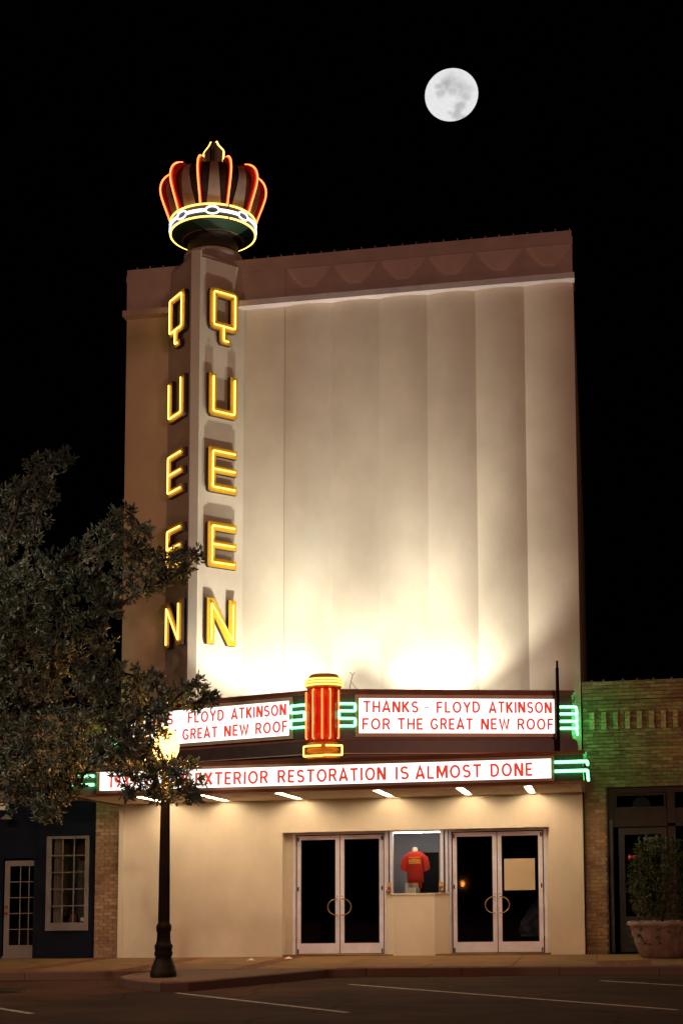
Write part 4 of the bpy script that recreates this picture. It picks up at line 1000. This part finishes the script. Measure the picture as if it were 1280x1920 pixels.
# ================================================================== TREE
random.seed(21)
BLOBS = [(2.65, -8.20, 4.19, 0.20), (2.90, -8.50, 4.01, 0.15), (2.49, -8.00, 3.99, 0.18), (1.88, -8.60, 3.21, 0.21), (1.98, -8.20, 3.32, 0.17), (2.30, -8.80, 3.15, 0.08), (3.11, -8.33, 4.28, 0.21), (3.34, -8.40, 4.18, 0.20), (3.52, -8.59, 4.26, 0.17), (2.94, -8.01, 3.98, 0.25), (3.08, -8.69, 3.69, 0.21), (3.31, -8.30, 3.72, 0.15), (3.26, -7.98, 3.30, 0.20), (3.81, -8.64, 3.24, 0.18), (2.77, -8.26, 3.36, 0.17), (3.91, -8.21, 2.96, 0.12), (3.28, -8.67, 6.25, 0.18), (3.53, -8.40, 6.51, 0.13), (2.1, -9.08, 8.34, 0.16), (1.95, -9.31, 8.18, 0.19), (1.4, -8.79, 8.35, 0.16), (1.69, -9.22, 7.9, 0.27), (1.45, -9.38, 7.7, 0.3), (1.66, -8.78, 7.85, 0.19), (0.55, -7.85, 8.03, 0.3), (0.82, -8.06, 7.54, 0.31), (1.24, -8.12, 7.69, 0.21), (1.08, -9.1, 6.97, 0.21), (1.3, -8.53, 7.22, 0.16), (2.87, -8.35, 7.57, 0.16), (3.13, -8.44, 7.27, 0.18), (2.97, -9.31, 7.11, 0.25), (2.69, -9.11, 6.87, 0.28), (2.68, -7.77, 7.1, 0.3), (3.08, -7.85, 6.79, 0.28), (3.36, -7.87, 6.86, 0.25), (3.69, -7.88, 6.84, 0.2), (4.05, -8.43, 6.78, 0.11), (3.42, -8.32, 6.4, 0.2), (3.73, -8.04, 6.58, 0.15), (2.92, -7.94, 7.18, 0.22), (1.92, -7.96, 7.01, 0.25), (1.53, -7.92, 6.86, 0.28), (1.64, -9.34, 6.41, 0.34), (0.85, -8.41, 6.52, 0.36), (1.59, -8.29, 6.33, 0.45), (2.34, -8.59, 6.4, 0.42), (3.07, -9.18, 6.24, 0.31), (2.63, -8.65, 6.03, 0.29), (1.48, -9.34, 5.7, 0.47), (1.52, -7.82, 5.79, 0.5), (2.16, -7.94, 5.83, 0.32), (2.72, -8.51, 5.92, 0.15), (1.25, -8.96, 5.09, 0.56), (1.55, -7.86, 5.15, 0.54), (2.41, -8.47, 5.03, 0.37), (2.34, -7.91, 5.47, 0.21), (2.65, -7.97, 5.0, 0.17), (1.38, -8.58, 4.45, 0.61), (2.26, -8.75, 4.39, 0.52), (2.67, -8.42, 4.59, 0.37), (3.06, -8.21, 4.86, 0.2), (3.39, -8.45, 4.77, 0.2), (3.44, -8.33, 4.49, 0.29), (2.94, -7.87, 4.48, 0.33), (3.86, -8.56, 4.53, 0.24), (4.14, -8.56, 4.69, 0.1), (4.11, -8.04, 4.54, 0.17), (4.33, -8.35, 4.45, 0.1), (3.96, -8.12, 4.41, 0.18), (2.93, -8.65, 3.96, 0.4), (3.13, -8.29, 3.86, 0.28), (1.97, -7.7, 3.91, 0.5), (1.8, -9.15, 3.77, 0.51), (1.11, -8.76, 3.75, 0.48), (2.78, -9.14, 3.58, 0.28), (3.1, -8.03, 3.45, 0.3), (3.55, -8.35, 3.37, 0.21), (3.84, -8.28, 3.32, 0.25), (3.92, -7.93, 3.13, 0.18), (4.09, -8.31, 2.93, 0.11), (3.66, -8.1, 3.04, 0.21), (3.29, -7.79, 3.09, 0.22), (3.03, -8.51, 3.12, 0.21), (2.85, -9.39, 3.5, 0.2), (2.95, -8.39, 2.96, 0.08), (1.86, -8.12, 3.44, 0.41), (1.33, -8.39, 3.34, 0.45), (1.21, -9.07, 3.21, 0.39), (1.81, -8.9, 2.96, 0.32), (1.48, -9.18, 2.95, 0.28), (1.77, -8.67, 2.67, 0.18), (1.89, -9.42, 2.72, 0.17), (1.92, -8.24, 3.05, 0.16), (3.15, -7.74, 2.99, 0.1), (3.33, -7.94, 4.02, 0.13), (0.13, -7.77, 7.52, 0.5), (0.82, -9.47, 6.05, 0.62), (0.54, -8.98, 5.03, 0.71), (0.12, -7.76, 4.05, 0.67), (0.11, -8.1, 3.14, 0.41), (0.36, -8.76, 8.16, 0.32)]
extra = []
for i in range(26):    # the rest of the crown, out of frame to the left
    a = random.uniform(0, 2 * PI); r = random.uniform(.4, 2.0)
    extra.append((-1.5 + r * math.cos(a) * .9, -7.0 + r * math.sin(a), random.uniform(3.6, 8.2), random.uniform(.4, .65)))
tree = thing('oak_tree', (-1.5, -6.1, 0), 'dark evergreen oak at the left edge, its leafy branches reaching before the marquee', 'tree')
fork = Vector((-1.3, -6.3, 2.6))
mb = MB(); mb.tube([(-1.5, -6.1, -.1), (-1.48, -6.12, .6), (-1.42, -6.2, 1.6), tuple(fork)], .20, 12, r2=.14); mb.build('trunk', bark, tree)
allb = [(Vector(b_[:3]), b_[3]) for b_ in BLOBS + extra]
order = sorted(allb, key=lambda q: (q[0] - fork).length)
done = [(fork, None)]; nodes_ = [fork]; parent_i = {0: None}
for c, r in order:
    best = min(range(len(nodes_)), key=lambda i: (nodes_[i] - c).length + .35 * (nodes_[i] - fork).length)
    nodes_.append(c); parent_i[len(nodes_) - 1] = best
weight = [1] * len(nodes_)
for i in range(len(nodes_) - 1, 0, -1): weight[parent_i[i]] += weight[i]
br = MB()
for i in range(1, len(nodes_)):
    p = nodes_[parent_i[i]]; c = nodes_[i]; ra = min(.11 if c.x < 1.2 else (.035 if c.z > 3.5 else .014), .010 + .009 * weight[i] ** .62); m_ = (p + c) / 2 + rnd_dir() * (c - p).length * .08
    br.tube([p, m_, c], ra * 1.15, 6, r2=ra * .8, caps=False)
br.build('branch', bark, tree)
lf = MB(); tw = MB(); nin = 0
for idx, (c, r) in enumerate(allb):
    inside = idx < len(BLOBS)
    n = int(350 * r * r + 8) if inside else int(110 * r * r + 5)
    for i in range(n):
        dd = rnd_dir(); q = c + Vector((dd.x, dd.y * .9, dd.z)) * r * random.uniform(.25, 1.12) ** .6
        if (q - c).length > r * .25 and random.random() < .35: tw.tube([tuple(c + (q - c) * .25), tuple(q)], .006, 3, r2=.003, caps=False)
        ax = (dd * .8 + rnd_dir() * .7 + Vector((0, 0, .15))).normalized(); tint0 = random.random() ** 2.2
        for j in range(random.choice((6, 7, 8))):
            d2 = (ax * random.uniform(.2, .9) + rnd_dir()).normalized()
            leaves(lf, q + rnd_dir() * .012 + ax * random.uniform(-.05, .03), d2, random.uniform(.078, .128), random.uniform(.031, .047), min(1, max(0, tint0 + random.uniform(-.25, .3))))
lf.build('foliage', leaf_m, tree, kind='stuff'); tw.build('twigs', bark, tree, kind='stuff')

# ================================================================== MOON
mo_loc = Vector((-123.976, 1390.707, 807.522)); MR = 27.3
mo = MB(); ns, nr_ = 96, 64; k = 0
to = (CAM - mo_loc).normalized(); ur = rt2.normalized(); uu = ur.cross(to) * -1
uu = to.cross(ur).normalized()
SPOTS = [(-.10, .42, .30, .16), (.05, .62, .34, .12), (.42, .30, .26, .18), (.20, .25, .22, .10), (.55, -.08, .20, .22), (.32, -.42, .22, .30), (.22, -.75, .20, .28), (.48, -.82, .10, .25), (-.42, .02, .17, .22), (-.52, .34, .14, .20), (-.30, .28, .24, .14), (.02, .10, .15, .16), (.30, -.02, .14, .14), (-.04, -.66, .09, .20), (.70, .22, .16, .10), (-.22, .55, .2, .1)]
BR = [(-.06, .58, .09, .10), (.18, .74, .08, .08), (.05, .38, .10, .10), (-.28, .36, .05, .08), (.30, -.10, .06, .08), (.16, -.90, .05, .1)]
from mathutils import noise
cols_ = []
rad_ = (uu * -.985 + ur * .17).normalized()
for i in range(nr_ + 1):
    ph = PI * i / nr_
    for j in range(ns):
        a = 2 * PI * j / ns
        dv = to * math.cos(ph) + (ur * math.cos(a) + uu * math.sin(a)) * math.sin(ph)
        dq = dv - rad_ * (dv.dot(rad_) * .085); mo.v.append(tuple(mo_loc + dq * MR)); u_, v_ = math.sin(ph) * math.cos(a), math.sin(ph) * math.sin(a)
        w1 = noise.noise(Vector((u_ * 3, v_ * 3, 1))) * .09; w2 = noise.noise(Vector((u_ * 3, v_ * 3, 5))) * .09
        val = .80
        for sx, sy, sr, am in SPOTS:
            d_ = math.hypot(u_ + w1 - sx, v_ + w2 - sy) / sr
            val -= am * 1.0 / (1 + math.exp((d_ - .85) * 7))
        for sx, sy, sr, am in BR:
            d_ = math.hypot(u_ - sx, v_ - sy) / sr; val += am * math.exp(-d_ * d_)
        val += .05 * noise.noise(Vector((u_ * 9, v_ * 9, 3))) + .03 * noise.noise(Vector((u_ * 22, v_ * 22, 7)))
        cols_.append(max(.25, min(1, val)))
for i in range(nr_):
    for j in range(ns):
        j2 = (j + 1) % ns; mo.f.append((i * ns + j, i * ns + j2, (i + 1) * ns + j2, (i + 1) * ns + j)); mo.mi.append(0); mo.sm.append(True)
mm = bpy.data.materials.new('moon_surface'); nt, b = nodes(mm); nt.nodes.remove(b)
at = nt.nodes.new('ShaderNodeAttribute'); at.attribute_name = 'tint'; e = nt.nodes.new('ShaderNodeEmission'); e.inputs[1].default_value = 1.0
nt.links.new(at.outputs['Fac'], e.inputs[0]); nt.links.new(e.outputs[0], nt.nodes['Material Output'].inputs[0])
mo.tint = cols_
moon = mo.build('moon', mm); tag(moon, 'full pale grey moon high in the black sky', 'moon'); moon['skip_grade'] = 1

# ================================================================== the street climbs to the right: drop every object onto that grade
bpy.context.view_layer.update()
objs = [o for o in COL.objects if o.type in ('MESH', 'EMPTY', 'LIGHT')]
wl = {o: o.matrix_world.copy() for o in objs}
for o in objs:
    if o.get('skip_grade'): continue
    p = o.parent; wx = wl[o].translation.x
    px_ = wl[p].translation.x if p else 0.0
    if o.type == 'MESH' and o.data.users == 1 and len(o.data.vertices) > 0:
        me = o.data; n = len(me.vertices); co = [0.0] * (3 * n); me.vertices.foreach_get('co', co)
        s3 = o.scale
        for i in range(n): co[3 * i + 2] += GRADE * co[3 * i]
        me.vertices.foreach_set('co', co); me.update()
    o.location.z += GRADE * (wx - px_)
if moon.get('skip_grade'): del moon['skip_grade']
